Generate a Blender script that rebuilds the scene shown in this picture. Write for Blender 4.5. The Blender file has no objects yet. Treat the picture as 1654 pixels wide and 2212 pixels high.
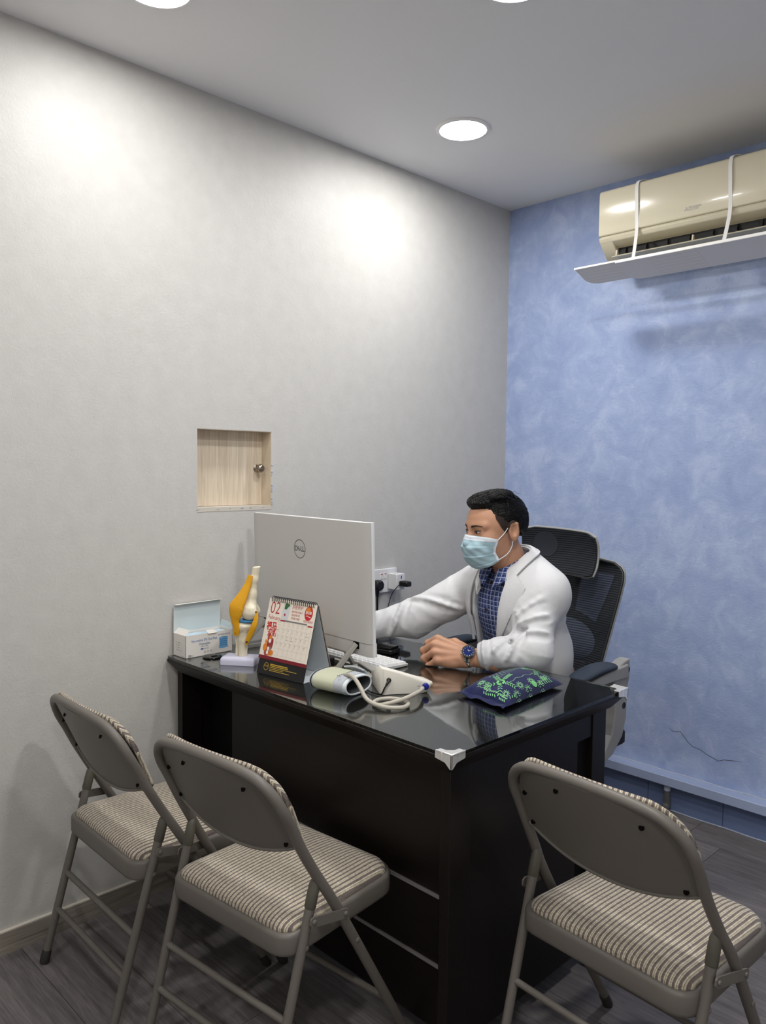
import bpy, math, random
import numpy as np
from mathutils import Vector, Matrix
from mathutils.bvhtree import BVHTree

scene = bpy.context.scene
COL = scene.collection
PI = math.pi

# ------------------------------------------------------------------ camera
cam_data = bpy.data.cameras.new('camera')
cam_data.sensor_fit = 'AUTO'
cam_data.sensor_width = 36.0
cam_data.lens = 36.0 * 1704.08 / 2212.0
cam_data.clip_start = 0.02
camera = bpy.data.objects.new('camera', cam_data)
COL.objects.link(camera)
camera.matrix_world = Matrix((
    (0.7016286, -0.04922246, 0.71084067, 2.2168),
    (0.7124516, 0.03249635, -0.70096842, -2.9783),
    (0.0114037, 0.99825905, 0.05786899, 1.35),
    (0, 0, 0, 1)))
scene.camera = camera

# ------------------------------------------------------------------ world, exposure
world = bpy.data.worlds.new('world')
world.use_nodes = True
world.node_tree.nodes['Background'].inputs[0].default_value = (0.02, 0.02, 0.02, 1)
world.node_tree.nodes['Background'].inputs[1].default_value = 0.0
scene.world = world
vs = scene.view_settings
vs.view_transform = 'Standard'
vs.look = 'None'
vs.exposure = -0.52
vs.gamma = 1.0
vs.use_curve_mapping = False
scene.cycles.use_light_tree = False
scene.cycles.max_bounces = 8
scene.cycles.diffuse_bounces = 4
scene.cycles.glossy_bounces = 3
scene.cycles.transmission_bounces = 6
LAMP_WATTS = 20.0
LAMP_COLOUR = (1.0, 0.99, 0.972)

# ------------------------------------------------------------------ helpers
def lin(c):
    c = c / 255.0
    return c / 12.92 if c <= 0.04045 else ((c + 0.055) / 1.055) ** 2.4

def rgb(r, g, b):
    return (lin(r), lin(g), lin(b), 1.0)

def T(x, y, z):
    return Matrix.Translation((x, y, z))

def RZ(a):
    return Matrix.Rotation(a, 4, 'Z')

def RX(a):
    return Matrix.Rotation(a, 4, 'X')

def RY(a):
    return Matrix.Rotation(a, 4, 'Y')

def frame(o, x, y, z):
    x, y, z = Vector(x), Vector(y), Vector(z)
    return Matrix(((x.x, y.x, z.x, o[0]), (x.y, y.y, z.y, o[1]), (x.z, y.z, z.z, o[2]), (0, 0, 0, 1)))

def norm(v):
    v = np.asarray(v, float)
    return v / np.linalg.norm(v)

def link_mesh(name, verts, faces, mat, parent=None, smooth=40, bevel=0, seg=2, loc=None):
    me = bpy.data.meshes.new(name)
    me.from_pydata([tuple(v) for v in verts], [], [tuple(f) for f in faces])
    me.validate()
    me.update()
    if mat is not None:
        me.materials.append(mat)
    if smooth:
        me.polygons.foreach_set('use_smooth', [True] * len(me.polygons))
        if smooth < 179:
            me.set_sharp_from_angle(angle=math.radians(smooth))
    o = bpy.data.objects.new(name, me)
    COL.objects.link(o)
    if parent is not None:
        o.parent = parent
    if loc is not None:
        o.location = loc
    if bevel:
        m = o.modifiers.new('bevel', 'BEVEL')
        m.width = bevel
        m.segments = seg
        m.limit_method = 'ANGLE'
        m.angle_limit = math.radians(35)
    return o

_tcache = {}
def text_geo(s, size=1.0, bold=0.0):
    key = (s, size, bold)
    if key in _tcache:
        return _tcache[key]
    cu = bpy.data.curves.new('lettering', 'FONT')
    cu.body = s
    cu.size = size
    cu.offset = bold
    cu.resolution_u = 3
    cu.align_x = 'CENTER'
    cu.align_y = 'CENTER'
    ob = bpy.data.objects.new('lettering', cu)
    COL.objects.link(ob)
    dg = bpy.context.evaluated_depsgraph_get()
    me = bpy.data.meshes.new_from_object(ob.evaluated_get(dg))
    vs_ = [tuple(v.co) for v in me.vertices]
    fs_ = [tuple(p.vertices) for p in me.polygons]
    bpy.data.objects.remove(ob)
    bpy.data.curves.remove(cu)
    bpy.data.meshes.remove(me)
    _tcache[key] = (vs_, fs_)
    return _tcache[key]

class MB:
    def __init__(self, M=None):
        self.v, self.f = [], []
        self.M = M or Matrix.Identity(4)

    def add(self, verts, faces, M=None):
        X = self.M @ M if M is not None else self.M
        n = len(self.v)
        self.v += [X @ Vector(p) for p in verts]
        self.f += [tuple(i + n for i in f) for f in faces]
        return self

    def box(self, c, s, M=None):
        x, y, z = s[0] / 2, s[1] / 2, s[2] / 2
        vv = [(c[0] + a * x, c[1] + b * y, c[2] + d * z) for a in (-1, 1) for b in (-1, 1) for d in (-1, 1)]
        ff = [(0, 1, 3, 2), (4, 6, 7, 5), (0, 4, 5, 1), (2, 3, 7, 6), (0, 2, 6, 4), (1, 5, 7, 3)]
        return self.add(vv, ff, M)

    def span(self, a, b, M=None):
        return self.box([(a[i] + b[i]) / 2 for i in range(3)], [abs(b[i] - a[i]) for i in range(3)], M)

    def loft(self, rings, cap=True, closed=False, M=None):
        n = len(rings[0])
        vv = [p for r in rings for p in r]
        ff = []
        m = len(rings)
        for i in range(m if closed else m - 1):
            a, b = i * n, ((i + 1) % m) * n
            for j in range(n):
                k = (j + 1) % n
                ff.append((a + j, a + k, b + k, b + j))
        if cap and not closed:
            ff.append(tuple(reversed(range(n))))
            ff.append(tuple((m - 1) * n + j for j in range(n)))
        return self.add(vv, ff, M)

    def prism(self, poly, z0, z1, M=None):
        n = len(poly)
        vv = [(p[0], p[1], z0) for p in poly] + [(p[0], p[1], z1) for p in poly]
        ff = [tuple(reversed(range(n))), tuple(range(n, 2 * n))]
        ff += [(i, (i + 1) % n, n + (i + 1) % n, n + i) for i in range(n)]
        return self.add(vv, ff, M)

    def tube(self, pts, r, n=12, closed=False, cap=True, flat=1.0, up=None, M=None):
        P = [np.array(p, float) for p in pts]
        m = len(P)
        rr = r if hasattr(r, '__len__') else [r] * m
        tang = []
        for i in range(m):
            a = P[(i - 1) % m] if (closed or i > 0) else P[i]
            b = P[(i + 1) % m] if (closed or i < m - 1) else P[i]
            tang.append(norm(b - a))
        ref = np.array(up, float) if up is not None else (np.array([0, 0, 1.]) if abs(tang[0][2]) < 0.9 else np.array([1., 0, 0]))
        rings = []
        nrm = None
        for i in range(m):
            t = tang[i]
            if nrm is None or up is not None:
                nrm = norm(ref - t * (ref @ t))
            else:
                nrm = norm(nrm - t * (nrm @ t))
            bi = np.cross(t, nrm)
            rings.append([tuple(P[i] + rr[i] * (math.cos(q) * bi + flat * math.sin(q) * nrm)) for q in [2 * PI * k / n for k in range(n)]])
        return self.loft(rings, cap=cap, closed=closed, M=M)

    def lathe(self, prof, n=24, M=None):
        rings = [[(r * math.cos(2 * PI * k / n), r * math.sin(2 * PI * k / n), z) for k in range(n)] for r, z in prof]
        return self.loft(rings, M=M)

    def disc(self, c, r, n=16, M=None, ry=None):
        vv = [(c[0] + r * math.cos(2 * PI * k / n), c[1] + (ry or r) * math.sin(2 * PI * k / n), c[2]) for k in range(n)]
        return self.add(vv, [tuple(range(n))], M)

    def ring(self, c, r0, r1, n=32, M=None, ry=1.0):
        vv = [(c[0] + r * math.cos(2 * PI * k / n), c[1] + ry * r * math.sin(2 * PI * k / n), c[2]) for r in (r0, r1) for k in range(n)]
        return self.add(vv, [(k, n + k, n + (k + 1) % n, (k + 1) % n) for k in range(n)], M)

    def ball(self, c, r, nu=14, nv=9, M=None):
        rx, ry, rz = r if hasattr(r, '__len__') else (r, r, r)
        vv = [(c[0], c[1], c[2] - rz)]
        for i in range(1, nv):
            p = -PI / 2 + PI * i / nv
            for k in range(nu):
                q = 2 * PI * k / nu
                vv.append((c[0] + rx * math.cos(p) * math.cos(q), c[1] + ry * math.cos(p) * math.sin(q), c[2] + rz * math.sin(p)))
        vv.append((c[0], c[1], c[2] + rz))
        ff = [(0, 1 + (k + 1) % nu, 1 + k) for k in range(nu)]
        for i in range(nv - 2):
            a, b = 1 + i * nu, 1 + (i + 1) * nu
            ff += [(a + k, a + (k + 1) % nu, b + (k + 1) % nu, b + k) for k in range(nu)]
        a, l = 1 + (nv - 2) * nu, len(vv) - 1
        ff += [(a + k, a + (k + 1) % nu, l) for k in range(nu)]
        return self.add(vv, ff, M)

    def text(self, s, size, x, y, z=0.0, M=None, sx=1.0, bold=0.0, rot=0.0, align='c'):
        vv, ff = text_geo(s, size, bold)
        if not vv:
            return self
        if align == 'l':
            x0 = min(v[0] for v in vv) * sx
            x = x - x0
        X = T(x, y, z) @ RZ(rot) @ Matrix.Diagonal((sx, 1, 1, 1))
        return self.add(vv, ff, (M @ X) if M is not None else X)

    def grid(self, fn, nu, nv, thick=0.0, M=None):
        P = [[np.array(fn(i / nu, j / nv), float) for j in range(nv + 1)] for i in range(nu + 1)]
        vv = [tuple(P[i][j]) for i in range(nu + 1) for j in range(nv + 1)]
        W = nv + 1
        ff = [(i * W + j, (i + 1) * W + j, (i + 1) * W + j + 1, i * W + j + 1) for i in range(nu) for j in range(nv)]
        if thick:
            n = len(vv)
            off = []
            for i in range(nu + 1):
                for j in range(nv + 1):
                    a = P[min(i + 1, nu)][j] - P[max(i - 1, 0)][j]
                    b = P[i][min(j + 1, nv)] - P[i][max(j - 1, 0)]
                    c = np.cross(a, b)
                    l = np.linalg.norm(c)
                    c = c / l if l > 1e-12 else np.array([0, 0, 1.])
                    off.append(tuple(P[i][j] - thick * c))
            vv = vv + off
            ff += [tuple(n + q for q in reversed(f)) for f in ff[:nu * nv]]
            for i in range(nu):
                ff.append((i * W, n + i * W, n + (i + 1) * W, (i + 1) * W))
                ff.append(((i + 1) * W + nv, n + (i + 1) * W + nv, n + i * W + nv, i * W + nv))
            for j in range(nv):
                ff.append((j + 1, n + j + 1, n + j, j))
                ff.append((nu * W + j, n + nu * W + j, n + nu * W + j + 1, nu * W + j + 1))
        return self.add(vv, ff, M)

    def build(self, name, mat, parent=None, smooth=40, bevel=0, seg=2):
        return link_mesh(name, self.v, self.f, mat, parent, smooth, bevel, seg)

def arc(c, r, a0, a1, n):
    return [(c[0] + r * math.cos(a0 + (a1 - a0) * i / n), c[1] + r * math.sin(a0 + (a1 - a0) * i / n)) for i in range(n + 1)]

def rrect(x0, y0, x1, y1, r, n=5):
    p = []
    for c, a in (((x1 - r, y0 + r), -PI / 2), ((x1 - r, y1 - r), 0), ((x0 + r, y1 - r), PI / 2), ((x0 + r, y0 + r), PI)):
        p += arc(c, r, a, a + PI / 2, n)
    return p

def spline(pts, n=8):
    P = [np.array(p, float) for p in pts]
    out = []
    for i in range(len(P) - 1):
        p0, p1, p2, p3 = P[max(i - 1, 0)], P[i], P[i + 1], P[min(i + 2, len(P) - 1)]
        for k in range(n):
            t = k / n
            out.append(0.5 * ((2 * p1) + (p2 - p0) * t + (2 * p0 - 5 * p1 + 4 * p2 - p3) * t * t + (3 * p1 - p0 - 3 * p2 + p3) * t ** 3))
    out.append(P[-1])
    return out

def tag(o, label=None, cat=None, group=None, kind=None):
    if label: o['label'] = label
    if cat: o['category'] = cat
    if group: o['group'] = group
    if kind: o['kind'] = kind
    return o

def thing(name, label, cat, loc=(0, 0, 0), rotz=0.0, group=None):
    o = bpy.data.objects.new(name, None)
    o.empty_display_size = 0.05
    COL.objects.link(o)
    o.location = loc
    o.rotation_euler = (0, 0, rotz)
    return tag(o, label, cat, group)

def struct(o):
    o['kind'] = 'structure'
    return o

def copy_tree(o, parent=None):
    c = o.copy()
    COL.objects.link(c)
    c.parent = parent
    for ch in list(o.children):
        copy_tree(ch, c)
    return c

# ------------------------------------------------------------------ signed distance modelling (smooth organic shapes)
def grid_pts(lo, hi, h):
    ax = [np.arange(lo[i], hi[i] + h, h, dtype=np.float32) for i in range(3)]
    X, Y, Z = np.meshgrid(*ax, indexing='ij')
    return np.stack([X, Y, Z], -1)

def s_cap(p, a, b, r1, r2=None):
    r2 = r1 if r2 is None else r2
    a = np.array(a, np.float32); b = np.array(b, np.float32)
    ba = b - a
    t = np.clip(((p - a) @ ba) / (ba @ ba), 0, 1)
    d = p - a - t[..., None] * ba
    return np.sqrt((d * d).sum(-1)) - (r1 + (r2 - r1) * t)

def s_ell(p, c, r, R=None):
    q = p - np.array(c, np.float32)
    if R is not None:
        q = q @ np.array(R, np.float32)
    r = np.array(r, np.float32)
    k0 = np.sqrt(((q / r) ** 2).sum(-1))
    k1 = np.sqrt(((q / (r * r)) ** 2).sum(-1)) + 1e-9
    return k0 * (k0 - 1) / k1

def s_box(p, c, b, r=0.0, R=None):
    q = p - np.array(c, np.float32)
    if R is not None:
        q = q @ np.array(R, np.float32)
    q = np.abs(q) - (np.array(b, np.float32) - r)
    return np.sqrt((np.maximum(q, 0) ** 2).sum(-1)) + np.minimum(q.max(-1), 0) - r

def s_un(a, b, k):
    h = np.clip(0.5 + 0.5 * (b - a) / k, 0, 1)
    return b + (a - b) * h - k * h * (1 - h)

def s_sub(a, b, k):
    h = np.clip(0.5 - 0.5 * (a + b) / k, 0, 1)
    return a + (-b - a) * h + k * h * (1 - h)

def s_int(a, b, k):
    h = np.clip(0.5 - 0.5 * (b - a) / k, 0, 1)
    return b + (a - b) * h + k * h * (1 - h)

def wob(p, s, seed=0.0):
    x, y, z = p[..., 0] * s, p[..., 1] * s, p[..., 2] * s
    return (np.sin(x * 1.3 + 1.7 * np.sin(y * 0.9 + seed) + seed) * np.sin(y * 1.1 + 1.3 * np.sin(z * 1.2 + 2 * seed)) + np.sin(z * 1.4 + 1.1 * np.sin(x * 0.8 + seed * 3) + 0.5 * seed)) * 0.5

def surf_nets(F, lo, h):
    ins = F < 0
    nx, ny, nz = F.shape
    cnt = np.zeros((nx - 1, ny - 1, nz - 1), np.int8)
    offs = [(a, b, c) for a in (0, 1) for b in (0, 1) for c in (0, 1)]
    for a, b, c in offs:
        cnt += ins[a:nx - 1 + a, b:ny - 1 + b, c:nz - 1 + c]
    act = (cnt > 0) & (cnt < 8)
    idx = np.argwhere(act)
    vid = -np.ones(act.shape, np.int64)
    vid[act] = np.arange(len(idx))
    pos = np.zeros((len(idx), 3)); num = np.zeros(len(idx))
    for i, ca in enumerate(offs):
        for j, cb in enumerate(offs):
            if j <= i or sum(abs(ca[q] - cb[q]) for q in range(3)) != 1:
                continue
            fa = F[idx[:, 0] + ca[0], idx[:, 1] + ca[1], idx[:, 2] + ca[2]]
            fb = F[idx[:, 0] + cb[0], idx[:, 1] + cb[1], idx[:, 2] + cb[2]]
            cr = (fa < 0) != (fb < 0)
            t = np.where(cr, fa / np.where(fa - fb == 0, 1, fa - fb), 0)
            pos += cr[:, None] * (np.array(ca) + t[:, None] * (np.array(cb) - np.array(ca)))
            num += cr
    V = (idx + pos / num[:, None]) * h + np.array(lo)
    faces = []
    for ax in range(3):
        s0 = [slice(None)] * 3; s1 = [slice(None)] * 3
        s0[ax] = slice(0, -1); s1[ax] = slice(1, None)
        A, B = ins[tuple(s0)], ins[tuple(s1)]
        e = np.argwhere(A != B)
        o1, o2 = [q for q in range(3) if q != ax]
        e = e[(e[:, o1] > 0) & (e[:, o2] > 0) & (e[:, o1] < F.shape[o1] - 1) & (e[:, o2] < F.shape[o2] - 1)]
        sg = A[e[:, 0], e[:, 1], e[:, 2]]
        def cell(d1, d2):
            c = e.copy(); c[:, o1] += d1; c[:, o2] += d2
            return vid[c[:, 0], c[:, 1], c[:, 2]]
        q = np.stack([cell(-1, -1), cell(0, -1), cell(0, 0), cell(-1, 0)], 1)
        flip = sg if ax != 1 else ~sg
        q = np.where(flip[:, None], q, q[:, ::-1])
        faces.append(q)
    return V, np.concatenate(faces)

def sdf_mesh(name, F, lo, h, mat, parent=None, origin=(0, 0, 0), M=None, smooth=180, relax=1):
    V, Q = surf_nets(F, lo, h)
    for _ in range(relax):
        acc = np.zeros_like(V); n = np.zeros(len(V))
        for i in range(4):
            a, b = Q[:, i], Q[:, (i + 1) % 4]
            np.add.at(acc, a, V[b]); np.add.at(n, a, 1)
            np.add.at(acc, b, V[a]); np.add.at(n, b, 1)
        V = 0.5 * V + 0.5 * acc / np.maximum(n, 1)[:, None]
    if M is not None:
        A = np.array(M)
        V = V @ A[:3, :3].T + A[:3, 3]
    V = V - np.array(origin)
    me = bpy.data.meshes.new(name)
    me.vertices.add(len(V)); me.vertices.foreach_set('co', V.astype(np.float32).ravel())
    me.loops.add(Q.size); me.loops.foreach_set('vertex_index', Q.astype(np.int32).ravel())
    me.polygons.add(len(Q))
    me.polygons.foreach_set('loop_start', np.arange(0, Q.size, 4, dtype=np.int32))
    me.polygons.foreach_set('use_smooth', np.ones(len(Q), bool))
    me.update(calc_edges=True)
    me.validate()
    if mat is not None:
        me.materials.append(mat)
    o = bpy.data.objects.new(name, me)
    COL.objects.link(o)
    if parent is not None:
        o.parent = parent
    return o

# ------------------------------------------------------------------ materials
MATS = {}
def mat(name, col, rough=0.5, metal=0.0, spec=0.5, coat=0.0, coat_rough=0.05, trans=0.0, ior=1.45, emit=0.0, sheen=0.0, alpha=1.0):
    m = bpy.data.materials.new(name)
    m.use_nodes = True
    b = m.node_tree.nodes['Principled BSDF']
    b.inputs['Base Color'].default_value = col
    b.inputs['Roughness'].default_value = rough
    b.inputs['Metallic'].default_value = metal
    b.inputs['Specular IOR Level'].default_value = spec
    b.inputs['Coat Weight'].default_value = coat
    b.inputs['Coat Roughness'].default_value = coat_rough
    b.inputs['Transmission Weight'].default_value = trans
    b.inputs['IOR'].default_value = ior
    b.inputs['Sheen Weight'].default_value = sheen
    if emit:
        b.inputs['Emission Color'].default_value = col
        b.inputs['Emission Strength'].default_value = emit
    MATS[name] = m
    return m

class NT:
    def __init__(self, m):
        self.t = m.node_tree
        self.b = self.t.nodes['Principled BSDF']
    def n(self, typ, **kw):
        nd = self.t.nodes.new(typ)
        for k, v in kw.items():
            if k.startswith('i_'):
                key = k[2:].replace('_', ' ')
                nd.inputs[key].default_value = v
            else:
                setattr(nd, k, v)
        return nd
    def l(self, a, b):
        self.t.links.new(a, b)
    def coord(self, which='Object', scale=(1, 1, 1), rot=(0, 0, 0)):
        tc = self.n('ShaderNodeTexCoord')
        mp = self.n('ShaderNodeMapping')
        mp.inputs['Scale'].default_value = scale
        mp.inputs['Rotation'].default_value = rot
        self.l(tc.outputs[which], mp.inputs['Vector'])
        return mp.outputs['Vector']
    def noise(self, vec, scale, detail=4, rough=0.55, dist=0.0):
        nd = self.n('ShaderNodeTexNoise')
        nd.inputs['Scale'].default_value = scale
        nd.inputs['Detail'].default_value = detail
        nd.inputs['Roughness'].default_value = rough
        nd.inputs['Distortion'].default_value = dist
        self.l(vec, nd.inputs['Vector'])
        return nd.outputs['Fac']
    def ramp(self, fac, stops):
        r = self.n('ShaderNodeValToRGB')
        el = r.color_ramp.elements
        while len(el) < len(stops):
            el.new(0.5)
        for e, (p, c) in zip(el, stops):
            e.position = p
            e.color = c if hasattr(c, '__len__') else (c, c, c, 1)
        self.l(fac, r.inputs['Fac'])
        return r.outputs['Color']
    def mix(self, fac, a, b, typ='MIX'):
        m = self.n('ShaderNodeMix', data_type='RGBA', blend_type=typ)
        for s, v in ((m.inputs[0], fac), (m.inputs[6], a), (m.inputs[7], b)):
            if hasattr(v, 'is_linked'):
                self.l(v, s)
            else:
                s.default_value = v
        return m.outputs[2]
    def math(self, op, a, b=0.0, c=None):
        m = self.n('ShaderNodeMath', operation=op)
        for s, v in ((m.inputs[0], a), (m.inputs[1], b), (m.inputs[2], c)):
            if v is None:
                continue
            if hasattr(v, 'is_linked'):
                self.l(v, s)
            else:
                s.default_value = v
        return m.outputs[0]
    def bump(self, h, strength=0.3, dist=0.002, prev=None):
        b = self.n('ShaderNodeBump')
        b.inputs['Strength'].default_value = strength
        b.inputs['Distance'].default_value = dist
        self.l(h, b.inputs['Height'])
        if prev is not None:
            self.l(prev, b.inputs['Normal'])
        self.l(b.outputs['Normal'], self.b.inputs['Normal'])
        return b.outputs['Normal']
    def col(self, c):
        self.l(c, self.b.inputs['Base Color'])
    def rough(self, c):
        self.l(c, self.b.inputs['Roughness'])

# grey textured paper on the left wall
m = mat('grey_wall_paint', rgb(196, 194, 190), 0.42, spec=0.28)
n = NT(m); v = n.coord()
h1 = n.noise(v, 95, 2.5, 0.62, 1.0); h2 = n.noise(v, 420, 1, 0.5)
fine = n.noise(v, 18, 2, 0.6)
n.col(n.mix(fine, rgb(190, 188, 184), rgb(202, 200, 196)))
n.bump(n.math('ADD', n.math('MULTIPLY', h1, 0.8), n.math('MULTIPLY', h2, 0.25)), 0.30, 0.004)
# blue trowelled plaster
m = mat('blue_plaster', rgb(140, 160, 205), 0.5, spec=0.45)
n = NT(m); v = n.coord()
big = n.noise(v, 2.6, 2, 0.55, 0.3); mid = n.noise(v, 9, 4, 0.7, 0.5); st = n.noise(n.coord(scale=(1, 1, 1.6), rot=(0, 0.5, 0)), 26, 3, 0.6, 2.2)
mot = n.math('ADD', n.math('MULTIPLY', big, 0.35), n.math('MULTIPLY', mid, 0.65))
base = n.ramp(mot, [(0.38, rgb(150, 167, 208)), (0.5, rgb(162, 178, 216)), (0.60, rgb(176, 191, 224))])
stroke = n.ramp(st, [(0.6, 0.0), (0.68, 1.0)])
stroke2 = n.math('MULTIPLY', stroke, n.ramp(mid, [(0.5, 0.0), (0.6, 1.0)]))
stroked = n.mix(n.math('MULTIPLY', stroke2, 0.55), base, rgb(190, 202, 228))  # lighter trowel strokes over the mottled base
fk = n.noise(n.coord(scale=(1.3, 1, 0.8), rot=(0, -0.6, 0)), 34, 4, 0.7, 1.6)
fleck = n.math('MULTIPLY', n.ramp(fk, [(0.60, 0.0), (0.66, 1.0)]), n.ramp(big, [(0.45, 0.1), (0.6, 1.0)]))
n.col(n.mix(n.math('MULTIPLY', fleck, 0.5), stroked, rgb(136, 154, 196)))
n.rough(n.ramp(mid, [(0.35, 0.62), (0.65, 0.36)]))
n.bump(n.math('ADD', st, n.math('MULTIPLY', mid, 1.5)), 0.22, 0.004)
# ceiling
m = mat('ceiling_paint', rgb(238, 237, 236), 0.8, spec=0.2)
mat('plain_wall_paint', rgb(222, 220, 216), 0.7, spec=0.3)
# floor planks
m = mat('grey_oak_vinyl', rgb(98, 92, 90), 0.5, spec=0.4)
n = NT(m)
oi = n.n('ShaderNodeObjectInfo')
tc = n.n('ShaderNodeTexCoord')
ad = n.n('ShaderNodeVectorMath', operation='ADD')
cmb = n.n('ShaderNodeCombineXYZ')
n.l(n.math('MULTIPLY', oi.outputs['Random'], 37.0), cmb.inputs['X'])
n.l(n.math('MULTIPLY', oi.outputs['Random'], 91.0), cmb.inputs['Y'])
n.l(tc.outputs['Object'], ad.inputs[0]); n.l(cmb.outputs[0], ad.inputs[1])
mp = n.n('ShaderNodeMapping'); mp.inputs['Scale'].default_value = (1.6, 20, 1)
n.l(ad.outputs[0], mp.inputs['Vector'])
g1 = n.noise(mp.outputs[0], 2.2, 6, 0.65, 1.0); g2 = n.noise(mp.outputs[0], 9, 4, 0.6, 0.3)
gr = n.math('ADD', n.math('MULTIPLY', g1, 0.6), n.math('MULTIPLY', g2, 0.4))
colr = n.ramp(gr, [(0.34, rgb(86, 82, 82)), (0.5, rgb(110, 105, 105)), (0.68, rgb(136, 130, 129))])
tone = n.ramp(oi.outputs['Random'], [(0.0, 0.8), (1.0, 1.1)])
n.col(n.mix(1.0, colr, tone, 'MULTIPLY'))
n.rough(n.ramp(g1, [(0.3, 0.42), (0.7, 0.58)]))
n.bump(gr, 0.15, 0.001)
mat('floor_joint', rgb(38, 35, 34), 0.8)
# baseboard laminate
m = mat('baseboard_laminate', rgb(140, 132, 122), 0.5)
n = NT(m); v = n.coord(scale=(1, 2.0, 30))
n.col(n.ramp(n.noise(v, 3, 5, 0.6, 0.5), [(0.3, rgb(112, 105, 96)), (0.7, rgb(160, 152, 141))]))
mat('baseboard_edge', rgb(205, 198, 186), 0.4)
# light oak laminate (hatch)
m = mat('pale_oak', rgb(205, 186, 158), 0.5)
n = NT(m); v = n.coord(scale=(1, 26, 1.3))
g = n.noise(v, 2.4, 6, 0.6, 1.4); g2 = n.noise(n.coord(scale=(1, 90, 2)), 3.0, 3, 0.6)
n.col(n.ramp(n.math('ADD', n.math('MULTIPLY', g, 0.65), n.math('MULTIPLY', g2, 0.35)), [(0.32, rgb(186, 168, 146)), (0.5, rgb(211, 196, 174)), (0.66, rgb(226, 214, 195))]))
mat('brushed_nickel', rgb(150, 140, 128), 0.28, metal=1.0)
mat('steel', rgb(190, 188, 184), 0.22, metal=1.0)
mat('dark_steel', rgb(90, 90, 90), 0.3, metal=1.0)
# desk
m = mat('espresso_wood', rgb(22, 17, 15), 0.38, spec=0.3)
n = NT(m); g = n.noise(n.coord(scale=(2, 30, 30)), 3, 4, 0.6)
n.col(n.mix(g, rgb(13, 9, 8), rgb(25, 19, 17)))
n.bump(g, 0.06, 0.0006)
mat('desk_void_shade', rgb(8, 7, 7), 0.7, spec=0.2)  # near-black colour that paints the shade of the desk's open gaps
mat('aluminium_strip', rgb(175, 172, 170), 0.4, metal=0.7)
mat('glass', (0.92, 0.97, 0.95, 1), 0.0, trans=1.0, ior=1.5)
mat('clear_plastic', (0.9, 0.9, 0.89, 1), 0.25, trans=0.6, ior=1.46)
# folding chairs
m = mat('taupe_enamel', rgb(105, 100, 94), 0.42, spec=0.4)
n = NT(m); n.bump(n.noise(n.coord(), 700, 2, 0.5), 0.08, 0.0006)
mat('taupe_plastic', rgb(84, 81, 72), 0.5)
mat('rubber_black', rgb(50, 47, 44), 0.7)
mat('hole_black', rgb(8, 8, 8), 0.9, spec=0.1)
m = mat('striped_weave', rgb(180, 170, 150), 0.9, spec=0.15, sheen=0.2)
n = NT(m)
tc = n.n('ShaderNodeTexCoord'); sp = n.n('ShaderNodeSeparateXYZ'); n.l(tc.outputs['Object'], sp.inputs[0])
wn = n.noise(n.coord(scale=(1, 0.3, 1)), 60, 2, 0.5)
xx = n.math('ADD', sp.outputs['X'], n.math('MULTIPLY', wn, 0.0022))
fr = n.math('FRACT', n.math('DIVIDE', xx, 0.0109))
thread = n.noise(n.coord(scale=(0.35, 2.2, 1)), 300, 2, 0.6)
band = n.ramp(fr, [(0.0, rgb(205, 194, 170)), (0.13, rgb(214, 204, 182)), (0.22, rgb(128, 117, 110)), (0.30, rgb(196, 186, 164)), (0.46, rgb(206, 196, 174)), (0.54, rgb(112, 101, 97)), (0.92, rgb(124, 113, 107)), (1.0, rgb(205, 194, 170))])
n.col(n.mix(1.0, band, n.ramp(thread, [(0.35, 0.62), (0.6, 1.08)]), 'MULTIPLY'))
n.bump(n.math('ADD', n.math('SINE', n.math('MULTIPLY', fr, 6.283)), n.math('MULTIPLY', thread, 2.0)), 0.5, 0.001)
# plastics and device finishes
mat('cream_gloss', rgb(214, 206, 182), 0.16, spec=0.5, coat=0.4)
mat('cream_matte', rgb(198, 190, 166), 0.45)
mat('white_plastic', rgb(226, 226, 228), 0.35)
mat('warm_white_plastic', rgb(222, 217, 206), 0.35)
mat('strap_white', rgb(232, 230, 226), 0.5)
m = mat('perforated_white', rgb(196, 193, 192), 0.5)
n = NT(m)
vor = n.n('ShaderNodeTexVoronoi'); vor.inputs['Scale'].default_value = 170; vor.inputs['Randomness'].default_value = 0.0
n.l(n.coord(), vor.inputs['Vector'])
n.col(n.ramp(vor.outputs['Distance'], [(0.2, rgb(250, 248, 246)), (0.32, rgb(222, 219, 217))]))
mat('smooth_white', rgb(226, 223, 222), 0.45)
mat('vent_dark', rgb(14, 14, 15), 0.7)
mat('logo_grey', rgb(158, 158, 162), 0.5)
mat('lamp_diffuser', (1.0, 0.985, 0.96, 1), 0.5, emit=14.0).cycles.emission_sampling = 'NONE'
mat('lamp_ring', rgb(240, 238, 236), 0.4)
m = mat('monitor_silver', rgb(196, 193, 190), 0.45, spec=0.4)
mat('monitor_edge', rgb(222, 222, 224), 0.35)
mat('monitor_logo', rgb(112, 109, 107), 0.4, metal=0.3)
mat('stand_grey', rgb(176, 173, 166), 0.4, metal=0.3)
mat('screen_glass', rgb(30, 34, 42), 0.1, emit=0.0)
mat('black_plastic', rgb(18, 18, 19), 0.4)
mat('black_gloss', rgb(12, 12, 13), 0.15)
mat('key_white', rgb(232, 232, 232), 0.5)
mat('keyboard_grey', rgb(196, 196, 196), 0.45)
mat('card_white', rgb(226, 222, 216), 0.65)
mat('card_inside', rgb(198, 208, 210), 0.7)
mat('mask_stack_blue', rgb(190, 212, 226), 0.7)
mat('print_blue', rgb(38, 108, 172), 0.6)
mat('print_navy', rgb(40, 82, 140), 0.6)
mat('print_lightblue', rgb(112, 170, 216), 0.6)
mat('print_black', rgb(42, 40, 42), 0.6)
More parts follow.
